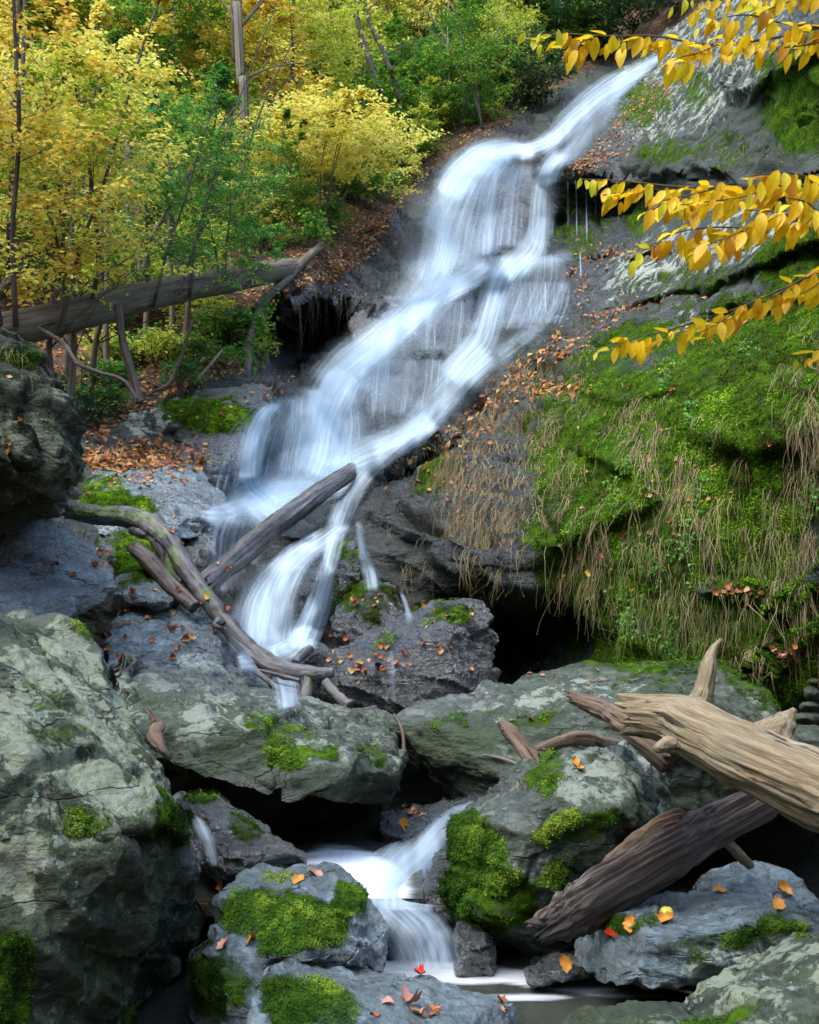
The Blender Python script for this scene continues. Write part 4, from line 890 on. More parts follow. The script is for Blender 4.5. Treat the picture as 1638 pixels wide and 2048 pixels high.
for k, (pp, lb) in enumerate([([(475, 1315, 5, 8), (520, 1350, 6, 7.9), (560, 1380, 5, 7.8), (600, 1412, 3, 7.8)], 'thin wet stick beneath the curved branch pointing down right'), ([(590, 1325, 9, 8.2), (605, 1310, 10, 8.3), (620, 1298, 9, 8.4)], 'short dark stick end beside the round wet stone'), ([(470, 1330, 3, 8), (540, 1345, 3, 7.95), (600, 1360, 3, 7.9)], 'thin twig lying level behind the curved branch')]):
    W_, R_ = pxpath(pp); woodobj('stick', [tube(W_, R_, 10, .1, .3, 65 + k)], 'wood_wet', label=lb, cat='stick')
# long fallen trunk on the left bank
W_, R_ = pxpath([(-120, 690, 40, 12.2), (40, 655, 37, 12.6), (150, 628, 34, 13.2), (260, 600, 31, 14.2), (370, 575, 28, 15.6), (450, 560, 27, 16.8), (550, 542, 23, 18.6), (610, 534, 18, 21.2)])
ft = woodobj('fallen_log', [tube(W_, R_, 40, .07, .12, 71, per=170)], 'bark', label='long grey fallen tree trunk lying level across the left bank', cat='log')
for k, (x, y, dd) in enumerate([(205, 606, 13.6), (222, 603, 13.8), (243, 598, 14), (262, 592, 14.2), (297, 590, 14.7), (330, 580, 15.1), (118, 640, 12.9)]):
    W_, R_ = pxpath([(x, y + 6, 5, dd), (x - 1, y - 10, 3.5, dd), (x - 2, y - 20, 1, dd)]); woodobj('snag', [tube(W_, R_, 8, .2, .3, 75 + k)], 'wood_brown', parent=ft)
W_, R_ = pxpath([(505, 620, 7, 17.5), (560, 572, 9, 18.5), (610, 520, 9, 20), (645, 490, 8, 21)])
woodobj('leaning_pole', [tube(W_, R_, 14, .1, .2, 81)], 'bark', label='slim bare pole leaning up the bank above the cavern', cat='branch')
for k, (pp, m_, lb) in enumerate([
    ([(75, 655, 4, 12.4), (130, 690, 5, 12.2), (160, 730, 4.5, 12), (200, 745, 4, 12), (260, 775, 3.5, 12), (275, 800, 3, 12)], 'twig', 'forked dead branch drooping below the fallen trunk at left'),
    ([(235, 610, 9, 13), (245, 680, 9, 13), (262, 740, 9, 13), (280, 805, 10, 13)], 'twig', 'dark leaning prop branch under the fallen trunk'),
    ([(0, 590, 15, 13.5), (25, 560, 13, 13.5), (55, 530, 7, 13.5)], 'twig', 'dark crooked stub rising behind the fallen trunk at far left'),
    ([(300, 790, 3, 14.5), (360, 720, 4, 15), (385, 640, 3, 15)], 'bark', 'thin bent dead stem above the mossy ledge rock'),
    ([(395, 760, 3, 14), (425, 725, 3, 14), (445, 700, 2, 14)], 'twig_grey', 'small fallen twig on the leafy bank')]):
    W_, R_ = pxpath(pp); woodobj('dead_branch', [tube(W_, R_, 14, .1, .3, 84 + k)], m_, label=lb, cat='branch')
W_, R_ = pxpath([(300, 1425, 5, 4.9), (314, 1445, 14, 4.9), (308, 1470, 16, 4.85), (325, 1500, 13, 4.8), (338, 1520, 5, 4.8)])
woodobj('bark_chunk', [tube(W_, R_, 22, .35, .5, 95, jag=.05, flat=.7)], 'wood_brown', label='flaky piece of brown bark wedged between left boulder and long slab', cat='bark')
W_, R_ = pxpath([(788, 1428, 2.5, 7), (806, 1470, 3.5, 6.9), (808, 1535, 4, 6.8)])
woodobj('stick', [tube(W_, R_, 8, .1, .2, 97)], 'wood_brown', label='upright brown stick where the two long boulders meet', cat='stick')
W_, R_ = pxpath([(1270, 1960, 2.5, 4.6), (1340, 1975, 3.5, 4.5), (1400, 1990, 2.5, 4.4)])
woodobj('stick', [tube(W_, R_, 8, .1, .2, 98)], 'wood_brown', label='thin stick lying at the right edge of the pool', cat='stick')
W_, R_ = pxpath([(1440, 1670, 10, 5.2), (1480, 1712, 11, 5.3), (1500, 1730, 9, 5.4)])
woodobj('stick', [tube(W_, R_, 10, .1, .2, 99)], 'wood_pale', label='pale stick end sticking out under the split log', cat='stick')
# little stack of stones on the right
cz = None
for k, (x, y, rx, ry) in enumerate([(1612, 1436, 34, 14), (1616, 1412, 24, 12), (1622, 1386, 18, 16), (1626, 1364, 13, 8)]):
    d_ = 7.2
    a = np.linspace(0, 2 * math.pi, 9)[:-1]
    sil = [(x + rx * math.cos(t) * (1 + .12 * math.sin(3 * t + k)), y + ry * math.sin(t), d_) for t in a]
    boulder([(sil, [(x, y, d_ - rx * 1.1 * d_ / F)], rx * 1.2 * d_ / F)], M['rock_grey'], ['wide base stone of the little cairn', 'second stone of the little cairn', 'upright third stone of the little cairn', 'small flat top stone of the little cairn'][k] + ' at the right edge', seed=120 + k, name='cairn_stone', cat='stone', group='stones of the little cairn', amp=.8)
boulder([([(1520, 1480, 7.6), (1560, 1445, 7.8), (1640, 1450, 7.8), (1760, 1470, 7.6), (1760, 1640, 7.2), (1520, 1600, 7.2)], [(1620, 1500, 7.1)], .9)],
    M['rock_grey'], 'grey rock carrying the little cairn behind the driftwood log', seed=131, amp=.9)
refresh()
# ------------------------------------------------------------------ leaves
def leaf_cloud(pos, ax, nrm, size, wid=.42, fold=.12):
    """simple folded leaf: 4 verts, 2 triangles"""
    n = len(pos); size = np.broadcast_to(size, n)[:, None]
    ax = ax / np.linalg.norm(ax, axis=1, keepdims=True); b = np.cross(nrm, ax); b /= np.linalg.norm(b, axis=1, keepdims=True) + 1e-9
    nn = np.cross(ax, b)
    V = np.stack([pos, pos + ax * size * .45 - b * size * wid + nn * size * fold, pos + ax * size, pos + ax * size * .45 + b * size * wid + nn * size * fold], 1)
    k = np.arange(n)[:, None] * 4
    Fc = np.stack([k + [0, 1, 2], k + [0, 2, 3]], 1).reshape(-1, 3)
    return V.reshape(-1, 3), Fc
def fine_leaves(pos, ax, nrm, size, curl, wid=.25):
    n = len(pos); size = np.asarray(size)[:, None, None]
    ax = ax / np.linalg.norm(ax, axis=1, keepdims=True); b = np.cross(nrm, ax); b /= np.linalg.norm(b, axis=1, keepdims=True) + 1e-9; nn = np.cross(ax, b)
    t = np.array([0, .12, .32, .55, .78, 1.0]); wv = np.array([.02, .55, .95, 1.0, .6, .02]) * wid
    ac = np.array([-1, 0, 1.])
    T, A = np.meshgrid(t, ac, indexing='ij'); Wd = np.repeat(wv[:, None], 3, 1)
    x = (A * Wd).ravel(); y = T.ravel(); z0 = (np.abs(A) * Wd * .35).ravel()
    zc = curl[:, None] * (y[None] ** 2) * -.5
    V = pos[:, None] + size * (ax[:, None] * y[None, :, None] + b[:, None] * x[None, :, None] + nn[:, None] * (z0[None] + zc)[..., None])
    f = grid_faces(3, 6); k = (np.arange(n) * 18)[:, None, None]
    lv = np.tile(np.stack([A.ravel(), y, y * 0], -1), (n, 1))
    return V.reshape(-1, 3), (f[None] + k).reshape(-1, 4), lv
def rand_dirs(n, flat=1.0):
    v = rng.normal(size=(n, 3)); v[:, 2] *= flat; return v / np.linalg.norm(v, axis=1, keepdims=True)

# ------------------------------------------------------------------ trees
def tree_mesh(h, rad, stems, nbr, ntw, nlf, leaf, seed, base=.25, tr=.012, layer=.35, lean=.15, up=.35, wid=.4, longleaf=False):
    r = np.random.default_rng(seed); tubes = []; LP = []; LA = []
    for s in range(stems):
        ang = r.uniform(0, 2 * math.pi); sp = (0.25 + .6 * r.random()) * rad if stems > 1 else lean * h * r.random()
        sh = h * r.uniform(.75, 1.0)
        k = 6; t = np.linspace(0, 1, k)
        pth = np.stack([math.cos(ang) * sp * t ** 1.1 + np.cumsum(r.normal(0, .012 * h, k)), math.sin(ang) * sp * t ** 1.1 + np.cumsum(r.normal(0, .012 * h, k)), sh * t], -1); pth[0, :2] = r.normal(0, .04, 2)
        rr = tr * h * (1 - .8 * t) / math.sqrt(stems) + .004
        tubes.append(tube(pth, rr, 7, .05, .15, seed + s, per=14, endsharp=False))
        for bq in range(nbr):
            tt = base + (1 - base) * r.random() ** .8; o = np.array([np.interp(tt, t, pth[:, i]) for i in range(3)])
            az = r.uniform(0, 2 * math.pi); cw = math.sin(min(1, (tt - base) / (1 - base) * .85 + .25) * math.pi) ** .6
            bl = rad * r.uniform(.5, 1.0) * cw * (0.8 if stems > 1 else 1)
            dr = np.array([math.cos(az), math.sin(az), up * r.uniform(.1, 1.4)]); dr /= np.linalg.norm(dr)
            e = o + dr * bl; m_ = (o + e) / 2 + np.array([0, 0, .06 * bl])
            br = max(.003, tr * h * .25 * (1 - tt * .6) / math.sqrt(stems))
            tubes.append(tube(np.array([o, m_, e]), [br, br * .7, br * .3], 4, .0, .0, 1, per=5, endsharp=False))
            for q in range(ntw):
                u = r.uniform(.3, 1.05); c0 = o + (e - o) * u
                td = dr * .5 + r.normal(0, 1, 3) * np.array([1, 1, layer]); td /= np.linalg.norm(td); tl = bl * r.uniform(.2, .45) + .1
                uu = (np.arange(nlf) + .5) / nlf * tl
                side = np.cross(td, [0, 0, 1.]); side /= np.linalg.norm(side) + 1e-9; sg = np.where(np.arange(nlf) % 2, 1, -1)[:, None]
                LP.append(c0 + td * uu[:, None] + r.normal(0, .02, (nlf, 3))); LA.append(td * .5 + side * sg + r.normal(0, .35, (nlf, 3)) + [0, 0, -.25])
    LP = np.vstack(LP); LA = np.vstack(LA); n = len(LP)
    nr = np.array([0, 0, 1.]) + r.normal(0, .45, (n, 3))
    V, Fc = leaf_cloud(LP, LA, nr, leaf * r.uniform(.6, 1.25, n), wid=.16 if longleaf else wid * .72)
    cl = fbm(LP * 1.1 + seed, 2, 9)
    tint = np.clip(.5 + cl * .55 + r.normal(0, .26, n), 0, 1)
    return cat_m(tubes), (V, Fc, np.repeat(tint, 4))
TPL = {}
def tree(kind, px, py, sc_=1.0, mat='leaf_yellow', label=None, group=None, cat='tree', name='tree', loc=None, sink=.05, crowncol=None, bark='twig'):
    if loc is None:
        r = ray(px, py)
        if r is None: return None
        loc = r[0]
    var, spec = kind
    key = (var, mat)
    e = bpy.data.objects.new(name, None); COL.objects.link(e); e.location = (loc[0], loc[1], loc[2] - sink); e.rotation_euler = (0, 0, rng.uniform(0, 6.28)); e.scale = (sc_,) * 3
    e.empty_display_size = .3
    if key not in TPL:
        if var not in TPL:
            TPL[var] = tree_mesh(**spec)
        (V, F3, g), (LV, LF, ti) = TPL[var]
        TPL[key] = (mesh_np('trunk', V, F3, M[bark], attrs={'grain': g, 'moss': np.zeros(len(V))}), mesh_np('crown', LV, LF, M[mat], smooth=False, attrs={'tint': ti}))
    a, b = TPL[key]
    link('trunk', a, e); link('crown', b, e)
    return tag(e, label, cat, group)
K = {}
for v in range(2):
    K['sap%d' % v] = ('sap%d' % v, dict(h=5.2, rad=1.7, stems=1 + v, nbr=40 - 12 * v, ntw=11, nlf=13, leaf=.075, seed=200 + v, base=.06, tr=.007))
    K['bush%d' % v] = ('bush%d' % v, dict(h=2.6, rad=1.3, stems=5, nbr=9, ntw=7, nlf=10, leaf=.10, seed=210 + v, base=.25, tr=.008))
    K['far%d' % v] = ('far%d' % v, dict(h=8.5, rad=2.8, stems=1, nbr=60, ntw=11, nlf=13, leaf=.13, seed=220 + v, base=.12, tr=.008))
    K['rho%d' % v] = ('rho%d' % v, dict(h=2.6, rad=1.7, stems=6, nbr=9, ntw=7, nlf=10, leaf=.19, seed=230 + v, base=.2, tr=.008, longleaf=True, layer=.8))
    K['low%d' % v] = ('low%d' % v, dict(h=.5, rad=.38, stems=5, nbr=4, ntw=3, nlf=8, leaf=.06, seed=240 + v, base=.3, tr=.01))
K['hero'] = ('hero', dict(h=3.3, rad=2.3, stems=8, nbr=13, ntw=10, nlf=13, leaf=.10, seed=250, base=.42, tr=.011, layer=.18, up=.25))
def kk(n): return K[n + str(int(rng.integers(0, 2)))]
# hero shrub beside the falls
tree(K['hero'], 640, 468, 1.0, 'leaf_yellow', 'pale yellow shrub with fanned stems leaning toward the upper falls', cat='shrub', name='shrub', bark='bark')
def spot(x, y):
    L = [(-20, 80, 'in the top left corner'), (150, 60, 'at the top above the golden saplings'), (330, 60, 'top left of the tall trunk'), (430, 180, 'just left of the tall trunk'), (560, 70, 'top right of the tall trunk'), (700, 60, 'behind the dark slim stems'),
         (850, 60, 'top left of the two slim trunks'), (930, 170, 'left of the two slim trunks'), (1080, 150, 'right of the two slim trunks'), (1010, 250, 'below the two slim trunks'), (1120, 40, 'top right of the two slim trunks'), (1250, 30, 'behind the stream head'), (1380, 10, 'behind the top beech branch'),
         (0, 250, 'at the left edge high on the slope'), (180, 230, 'behind the golden saplings'), (330, 300, 'behind the cool green saplings'), (650, 170, 'above the pale yellow shrub'), (780, 230, 'right above the pale yellow shrub'), (500, 330, 'beside the foot of the tall trunk'), (150, 420, 'low behind the golden saplings'), (350, 450, 'low behind the cool green saplings'),
         (620, 470, 'at the foot of the pale yellow shrub'), (760, 420, 'on the bank left of the wide veil'), (850, 350, 'by the crest of the falls'), (700, 520, 'above the cavern'), (230, 720, 'by the prop branch under the fallen log'), (330, 740, 'on the bank left of the vine'), (430, 730, 'near the vine covered stem'), (500, 770, 'at the mossy ledge beside the vine'),
         (200, 840, 'next to the dark overhanging boulder'), (280, 850, 'against the mossy ledge rock'), (960, 250, 'at the left edge of the upper stream'), (1080, 230, 'at the bend of the upper stream'), (-80, 400, 'past the left edge')]
    return min(L, key=lambda t: (t[0] - x) ** 2 + (t[1] - y) ** 2)[2]
NEAR = 'young trees on the left bank'
desc = {'leaf_gold': 'gold', 'leaf_yellow': 'yellow', 'leaf_lime': 'yellow green', 'leaf_green': 'green', 'leaf_teal': 'cool green', 'leaf_dark': 'dark'}
def place(n, k, xr, yr, mats, s=(.8, 1.2), where='', group='', cat='tree', name='tree'):
    for q in range(n):
        px, py = rng.uniform(*xr), rng.uniform(*yr); r = ray(px, py)
        if r is None or not r[2].name.startswith('hillside'): continue
        m_ = mats[int(rng.integers(0, len(mats)))]
        sv = rng.uniform(*s); tt_ = proj(r[0] + np.array([0, 0, K[k + '0'][1]['h'] * sv * .6]))
        tree(kk(k), px, py, sv, m_, '%s %s %s' % (desc[m_], name.replace('_', ' '), spot(tt_[0], tt_[1])), group + ', ' + desc[m_], cat, name, loc=r[0])
for (x, y, s, m_, lb) in [(15, 645, 1.15, 'leaf_gold', 'golden sapling with a dark stem at the left edge behind the fallen trunk'), (110, 655, 1.0, 'leaf_yellow', 'yellow sapling just behind the left end of the fallen trunk'), (-70, 620, 1.2, 'leaf_gold', 'golden sapling cut by the left edge of the picture'),
    (190, 640, .9, 'leaf_lime', 'yellow green sapling above the snags of the fallen trunk'), (60, 560, 1.3, 'leaf_yellow', 'tall yellow sapling at upper left'), (150, 520, 1.2, 'leaf_green', 'tall green sapling next to the cool green saplings')]:
    tree(kk('sap'), x, y, s, m_, lb, NEAR, name='sapling')
for (x, y, s, m_, lb) in [(300, 610, .8, 'leaf_teal', 'cool green sapling over the middle of the fallen trunk'), (380, 590, .82, 'leaf_teal', 'cool green sapling left of the tall trunk'), (330, 520, 1.05, 'leaf_green', 'bright green sapling upslope of the fallen trunk'), (250, 500, 1.1, 'leaf_lime', 'mixed green and yellow sapling at left centre'),
    (445, 560, .55, 'leaf_teal', 'low cool green sapling at the far end of the fallen trunk'), (500, 500, .5, 'leaf_teal', 'low green sapling below the tall trunk'), (420, 440, .9, 'leaf_green', 'green sapling directly left of the tall trunk')]:
    tree(kk('sap'), x, y, s, m_, lb, NEAR, name='sapling')
for (x, y, s, m_, lb) in [(500, 560, .5, 'leaf_teal', 'small green bush on the bank over the fallen trunk end'), (545, 500, .6, 'leaf_green', 'small green bush left of the pale yellow shrub'), (560, 440, .8, 'leaf_lime', 'lime bush behind the pale yellow shrub'), (720, 420, .6, 'leaf_green', 'green bush right of the pale yellow shrub'), (800, 360, .8, 'leaf_lime', 'lime bush near the crest of the wide veil'), (780, 300, 1.0, 'leaf_green', 'green bush upslope of the wide veil'),
    (860, 260, 1.1, 'leaf_green', 'green bush above the crest of the falls'), (700, 330, 1.1, 'leaf_green', 'green bush rising behind the pale yellow shrub')]:
    tree(kk('bush'), x, y, s, m_, lb, name='bush', cat='bush')
place(60, 'sap', (-100, 560), (430, 640), ['leaf_gold', 'leaf_yellow', 'leaf_lime', 'leaf_lime', 'leaf_yellow', 'leaf_green'], (.45, .85), '', 'young trees low on the left slope', name='young_tree')
place(36, 'far', (-150, 620), (180, 430), ['leaf_gold', 'leaf_yellow', 'leaf_yellow', 'leaf_lime', 'leaf_green'], (.6, 1.0), 'among the dense trees up the left hillside', 'trees up the left hillside')
place(14, 'far', (80, 600), (60, 220), ['leaf_yellow', 'leaf_yellow', 'leaf_gold'], (.7, 1.0), '', 'trees along the top of the hillside')
place(44, 'far', (-150, 1000), (0, 180), ['leaf_yellow', 'leaf_yellow', 'leaf_gold', 'leaf_lime'], (.7, 1.2), 'in the bright yellow wood along the top', 'trees along the top of the hillside')
place(14, 'far', (-200, 1300), (-220, -20), ['leaf_yellow', 'leaf_yellow', 'leaf_lime'], (1.0, 1.6), 'on the crest of the hillside', 'trees along the top of the hillside')
place(7, 'far', (620, 850), (170, 290), ['leaf_green', 'leaf_lime', 'leaf_green'], (.4, .6), 'on the slope right of the tall trunk', 'trees right of the tall trunk')
place(10, 'sap', (760, 1100), (120, 260), ['leaf_lime', 'leaf_gold', 'leaf_green'], (.6, 1.1), '', 'young trees above the upper falls', name='young_tree')
place(26, 'rho', (820, 1180), (60, 230), ['leaf_dark', 'leaf_green', 'leaf_teal', 'leaf_green'], (.7, 1.1), 'in the thicket above the upper falls', 'thicket above the upper falls', 'shrub', 'evergreen_shrub')
place(14, 'rho', (1050, 1420), (-30, 120), ['leaf_dark', 'leaf_dark', 'leaf_teal'], (.9, 1.5), 'in the dark thicket behind the stream head', 'thicket behind the stream head', 'shrub', 'evergreen_shrub')
place(5, 'far', (880, 1250), (-60, 60), ['leaf_lime', 'leaf_green'], (.6, .9), 'over the thicket at the top right', 'trees over the thicket')
place(26, 'low', (190, 540), (690, 800), ['leaf_teal', 'leaf_green', 'leaf_lime', 'leaf_teal'], (.8, 1.5), 'on the leafy bank below the fallen trunk', 'low plants on the leafy bank', 'plant', 'low_plant')
place(14, 'low', (160, 330), (800, 880), ['leaf_teal', 'leaf_dark'], (.8, 1.3), 'beside the mossy ledge rock', 'low plants beside the ledge rock', 'plant', 'low_plant')
place(16, 'bush', (640, 960), (200, 420), ['leaf_green', 'leaf_lime', 'leaf_green', 'leaf_teal'], (.45, .8), '', 'bushes on the bank left of the upper falls', 'bush', 'bush')
place(12, 'bush', (150, 520), (560, 700), ['leaf_green', 'leaf_lime', 'leaf_yellow'], (.5, .8), '', 'bushes behind the fallen log', 'bush', 'bush')
place(44, 'low', (560, 960), (280, 560), ['leaf_green', 'leaf_teal', 'leaf_lime'], (1.0, 2.0), 'on the bank left of the upper falls', 'low plants left of the upper falls', 'plant', 'low_plant')
place(14, 'low', (900, 1150), (180, 300), ['leaf_green', 'leaf_lime', 'leaf_dark'], (1.2, 2.2), 'at the edge of the upper stream', 'low plants by the upper stream', 'plant', 'low_plant')
# trunks that stand out
def trunk(pts, label, mat='bark', name='bare_tree', group=None):
    W_, R_ = pxpath(pts); r = ray(pts[0][0], pts[0][1])
    V, F3, g = tube(W_, R_, 18, .07, .1, int(pts[0][0]), per=90, endsharp=False)
    o = bpy.data.objects.new(name, None); COL.objects.link(o); o.location = W_[0]
    t = obj_np('trunk', V, F3, M[mat], parent=o, attrs={'grain': g, 'moss': np.zeros(len(V))})
    rr = np.random.default_rng(int(pts[0][0])); parts = []
    for q in range(5):
        u = rr.uniform(.4, .95); i = int(u * (len(W_) - 1)); p0 = W_[i]; dv = np.array([rr.choice([-1, 1]) * rr.uniform(.5, 1), rr.uniform(-.5, .5), rr.uniform(.3, 1)]) * rr.uniform(.7, 1.8)
        parts.append(tube(np.array([p0, p0 + dv * .5 + [0, 0, .1], p0 + dv]), [R_[i] * .3, R_[i] * .2, R_[i] * .08], 6, 0, 0, 1, per=8, endsharp=False))
    V, F3, g = cat_m(parts); obj_np('limbs', V, F3, M[mat], parent=o, attrs={'grain': g, 'moss': np.zeros(len(V))})
    tag(o, label, 'tree', group)
trunk([(492, 440, 13, 22), (490, 380, 11, 22), (489, 260, 10, 22), (482, 160, 10, 22.1), (477, 60, 10, 22.3), (470, -60, 12, 23.8), (462, -300, 11, 24)], 'tall straight grey tree trunk in the yellow wood')
trunk([(990, 215, 5, 33), (992, 120, 5, 33), (1003, 30, 5, 33), (1010, -150, 5, 33)], 'left one of two slim trunks above the upper falls')
trunk([(1008, 205, 5, 34), (1010, 110, 5, 34), (1016, 20, 5, 34), (1022, -160, 4, 34)], 'right pale one of two slim trunks above the upper falls')
trunk([(615, 205, 5, 27), (580, 130, 5, 27), (540, 50, 5, 27), (500, -30, 5, 27), (440, -160, 4, 27)], 'slim trunk leaning left beside the tall straight trunk')
trunk([(765, 190, 5, 28), (735, 110, 6, 28), (715, 40, 5, 28), (700, -80, 4, 28)], 'dark slim stem rising from the green bushes right of centre', 'twig')
trunk([(800, 200, 4, 28), (770, 110, 5, 28), (735, 30, 4, 28), (715, -60, 3, 28)], 'second dark slim stem among the green bushes right of centre', 'twig')
trunk([(15, 580, 8, 14), (20, 450, 7, 14), (42, 320, 6, 14), (62, 240, 5, 14), (110, 170, 3, 14), (160, 130, 2, 14)], 'dark curved sapling stem at the left edge', 'twig')
trunk([(165, 620, 6, 14.5), (150, 500, 5, 14.5), (146, 400, 4, 14.5), (150, 280, 3, 14.5)], 'thin dark stem in front of the golden saplings', 'twig')
trunk([(300, 480, 5, 15), (335, 420, 4, 15), (370, 360, 4, 15), (410, 300, 3, 15), (470, 215, 2, 15)], 'pale bare stem leaning right across the green saplings', 'twig_grey')
trunk([(265, 560, 13, 19), (262, 500, 12, 19), (258, 430, 10, 19), (255, 200, 8, 19)], 'brown trunk behind the fallen trunk')
for k, (x, y, d_) in enumerate([(140, 800, 13.2), (345, 700, 16.4), (368, 700, 16.5), (215, 740, 15.5), (180, 780, 14.2), (290, 690, 16.5), (110, 790, 13)]):
    trunk([(x, y, 7, d_), (x + rng.uniform(-12, 12), y - 90, 6, d_), (x + rng.uniform(-25, 25), y - 190, 5, d_), (x + rng.uniform(-50, 50), y - 420, 3, d_)], ['thick brown stem at the left end of the bank', 'left one of a pair of grey stems under the fallen trunk', 'right one of a pair of grey stems under the fallen trunk', 'brown stem behind the drooping dead branch', 'brown stem left of the prop branch', 'grey stem right of the prop branch', 'leaning stem behind the dark overhanging boulder'][k], name='bare_sapling')

rs = np.random.default_rng(77)
for k in range(18):
    x, y = rs.uniform(20, 960), rs.uniform(230, 640); r = ray(x, y) if y < 900 - .75 * x else ray(x, rs.uniform(150, 260))
    if r is None: continue
    x, y = proj(r[0]); d_ = r[0][1]; ln = rs.uniform(90, 260) * 20 / d_; le = rs.normal(0, .35); w_ = rs.uniform(2.2, 4.5)
    dn = d_ - .5
    trunk([(x, y + 5, w_, dn), (x + le * ln * .4, y - ln * .45, w_ * .8, dn), (x + le * ln * .9 + rs.normal(0, 8), y - ln, w_ * .6, dn), (x + le * ln * 1.8, y - ln * 1.8, w_ * .35, dn)], 'thin %s stem %s' % (['dark', 'grey'][k % 2], spot(x, y - ln)), ['twig', 'twig_grey'][k % 2], name='bare_sapling', group='thin bare stems in the wood')
# vine covered stem by the cavern
W_, R_ = pxpath([(495, 775, 9, 16.3), (498, 700, 9, 16.6), (510, 640, 8, 17.2), (535, 600, 6, 18)])
vs = woodobj('climbing_vine', [tube(W_, R_, 12, .1, .3, 140)], 'bark', label='stem wrapped in green vine leaves at the left side of the cavern', cat='vine')
n = 330; u = rng.random(n); C = np.stack([np.interp(u, [0, .33, .66, 1], W_[:, i]) for i in range(3)], -1) + rng.normal(0, .09, (n, 3)) * [1.2, .6, 1]
V, Fc = leaf_cloud(C, rand_dirs(n) + [0, 0, -.6], rand_dirs(n) + [0, -1.2, .5], rng.uniform(.06, .11, n), .36)
obj_np('leaves', V, Fc, M['leaf_green'], parent=vs, smooth=False, attrs={'tint': np.repeat(rng.uniform(.3, .9, n), 4)})

# ------------------------------------------------------------------ overhanging beech branches, near the camera on the right
def beech(main, sides, label, nleaf_px=15, seed=0, size=.061, ended=True):
    r = np.random.default_rng(seed)
    W_, R_ = pxpath(main)
    root = bpy.data.objects.new('beech_branch', None); COL.objects.link(root); root.location = W_[0]
    tag(root, label, 'branch')
    tw = [tube(W_, R_, 8, .04, .1, seed, endsharp=False, per=60)]
    runs = [main]
    for s in sides:
        a, b = pxpath(s); tw.append(tube(a, b, 6, .04, .1, seed + 1, endsharp=False, per=24)); runs.append(s)
    V, F3, g = cat_m(tw); obj_np('twigs', V, F3, M['wood_brown'], parent=root, attrs={'grain': g})
    LP, LA, LN, LS, TI = [], [], [], [], []
    for run in runs:
        C, u = resample(run, 200); L = u[-1]; n = int(L / nleaf_px * 1.5)
        for k in range(n):
            t = (k + .5 + r.uniform(-.4, .4)) / n
            if run is main and len(sides) and t < .02: continue
            i = min(199, int(t * 199)); c = C[i]; p = P(c[0], c[1], c[3])
            dirx = C[min(199, i + 3)][:2] - C[max(0, i - 3)][:2]; dirx = dirx / np.linalg.norm(dirx)
            sgn = 1 if k % 2 else -1
            if r.random() < .74:   # hanging leaf
                ax = np.array([dirx[0] * r.uniform(0, .7), r.normal(0, .35), -1.0])
                nrm = np.array([r.normal(0, .45), -1, r.uniform(-.1, .5)])
            else:                   # leaf held level, seen nearly edge on
                ax = np.array([dirx[0], sgn * r.uniform(.2, .8), r.uniform(-.25, .15)]); nrm = np.array([0, r.normal(0, .3), 1.0])
            LP.append(p + [r.normal(0, .006), sgn * .012 + r.normal(0, .02), -abs(r.normal(0, .010))]); LA.append(ax); LN.append(nrm); LS.append(size * r.uniform(.5, 1.2) * (1 - .35 * max(0, t - .8) / .2)); TI.append(np.clip(r.normal(.5, .27), 0, 1) if t < .93 else .97)
    LP, LA, LN, LS = map(np.array, (LP, LA, LN, LS))
    V, Fc, lv = fine_leaves(LP, LA, LN, LS, r.uniform(-.4, 1.1, len(LP)))
    obj_np('leaves', V, Fc, M['leaf_beech'], parent=root, attrs={'tint': np.repeat(TI, 18), 'lv': lv})
beech([(1800, 10, 4, 3.3), (1638, 55, 3.5, 3.2), (1520, 80, 3, 3.15), (1400, 88, 2.6, 3.1), (1310, 72, 2.2, 3.1), (1220, 72, 1.8, 3.1), (1130, 68, 1.4, 3.1), (1050, 72, .9, 3.1)],
      [[(1440, 86, 2, 3.1), (1400, 105, 1.6, 3.05), (1350, 120, 1, 3.0), (1325, 135, .8, 3.0)], [(1640, 55, 2.4, 3.2), (1560, 45, 2, 3.1), (1480, 30, 1.4, 3.0), (1400, 45, 1, 3.0)], [(1190, 70, 1.5, 3.1), (1150, 95, 1, 3.05), (1120, 110, .8, 3)], [(1700, 60, 2, 3.3), (1638, 85, 2, 3.2), (1570, 95, 1.5, 3.1)]],
      'top yellow beech branch crossing the upper right in front of the rock', 13, 301)
beech([(1760, -60, 4, 3.5), (1600, -20, 3, 3.4), (1500, -6, 2, 3.4), (1400, 2, 1.5, 3.4), (1350, 4, 1, 3.4)], [[(1640, -30, 2, 3.4), (1560, 10, 1.5, 3.3), (1500, 30, 1, 3.3)]], 'short yellow beech branch at the very top right corner', 13, 302)
beech([(1800, 380, 4, 3.0), (1638, 372, 3.4, 3.0), (1540, 372, 3, 2.95), (1440, 375, 2.6, 2.95), (1340, 372, 2, 3.0), (1250, 362, 1.6, 3.0), (1160, 358, 1, 3.0)],
      [[(1640, 372, 2.6, 3.0), (1600, 350, 2, 2.95), (1560, 345, 1.6, 2.9), (1500, 352, 1, 2.9)], [(1440, 375, 2, 2.95), (1380, 390, 1.6, 2.9), (1320, 405, 1.2, 2.9), (1290, 425, .8, 2.9)], [(1540, 372, 2, 2.95), (1480, 395, 1.6, 2.85), (1400, 405, 1.2, 2.85), (1360, 410, 1, 2.85)], [(1300, 368, 1.4, 3), (1240, 385, 1, 3), (1205, 390, .8, 3)]],
      'middle beech branch dense with yellow and gold leaves', 11, 303)
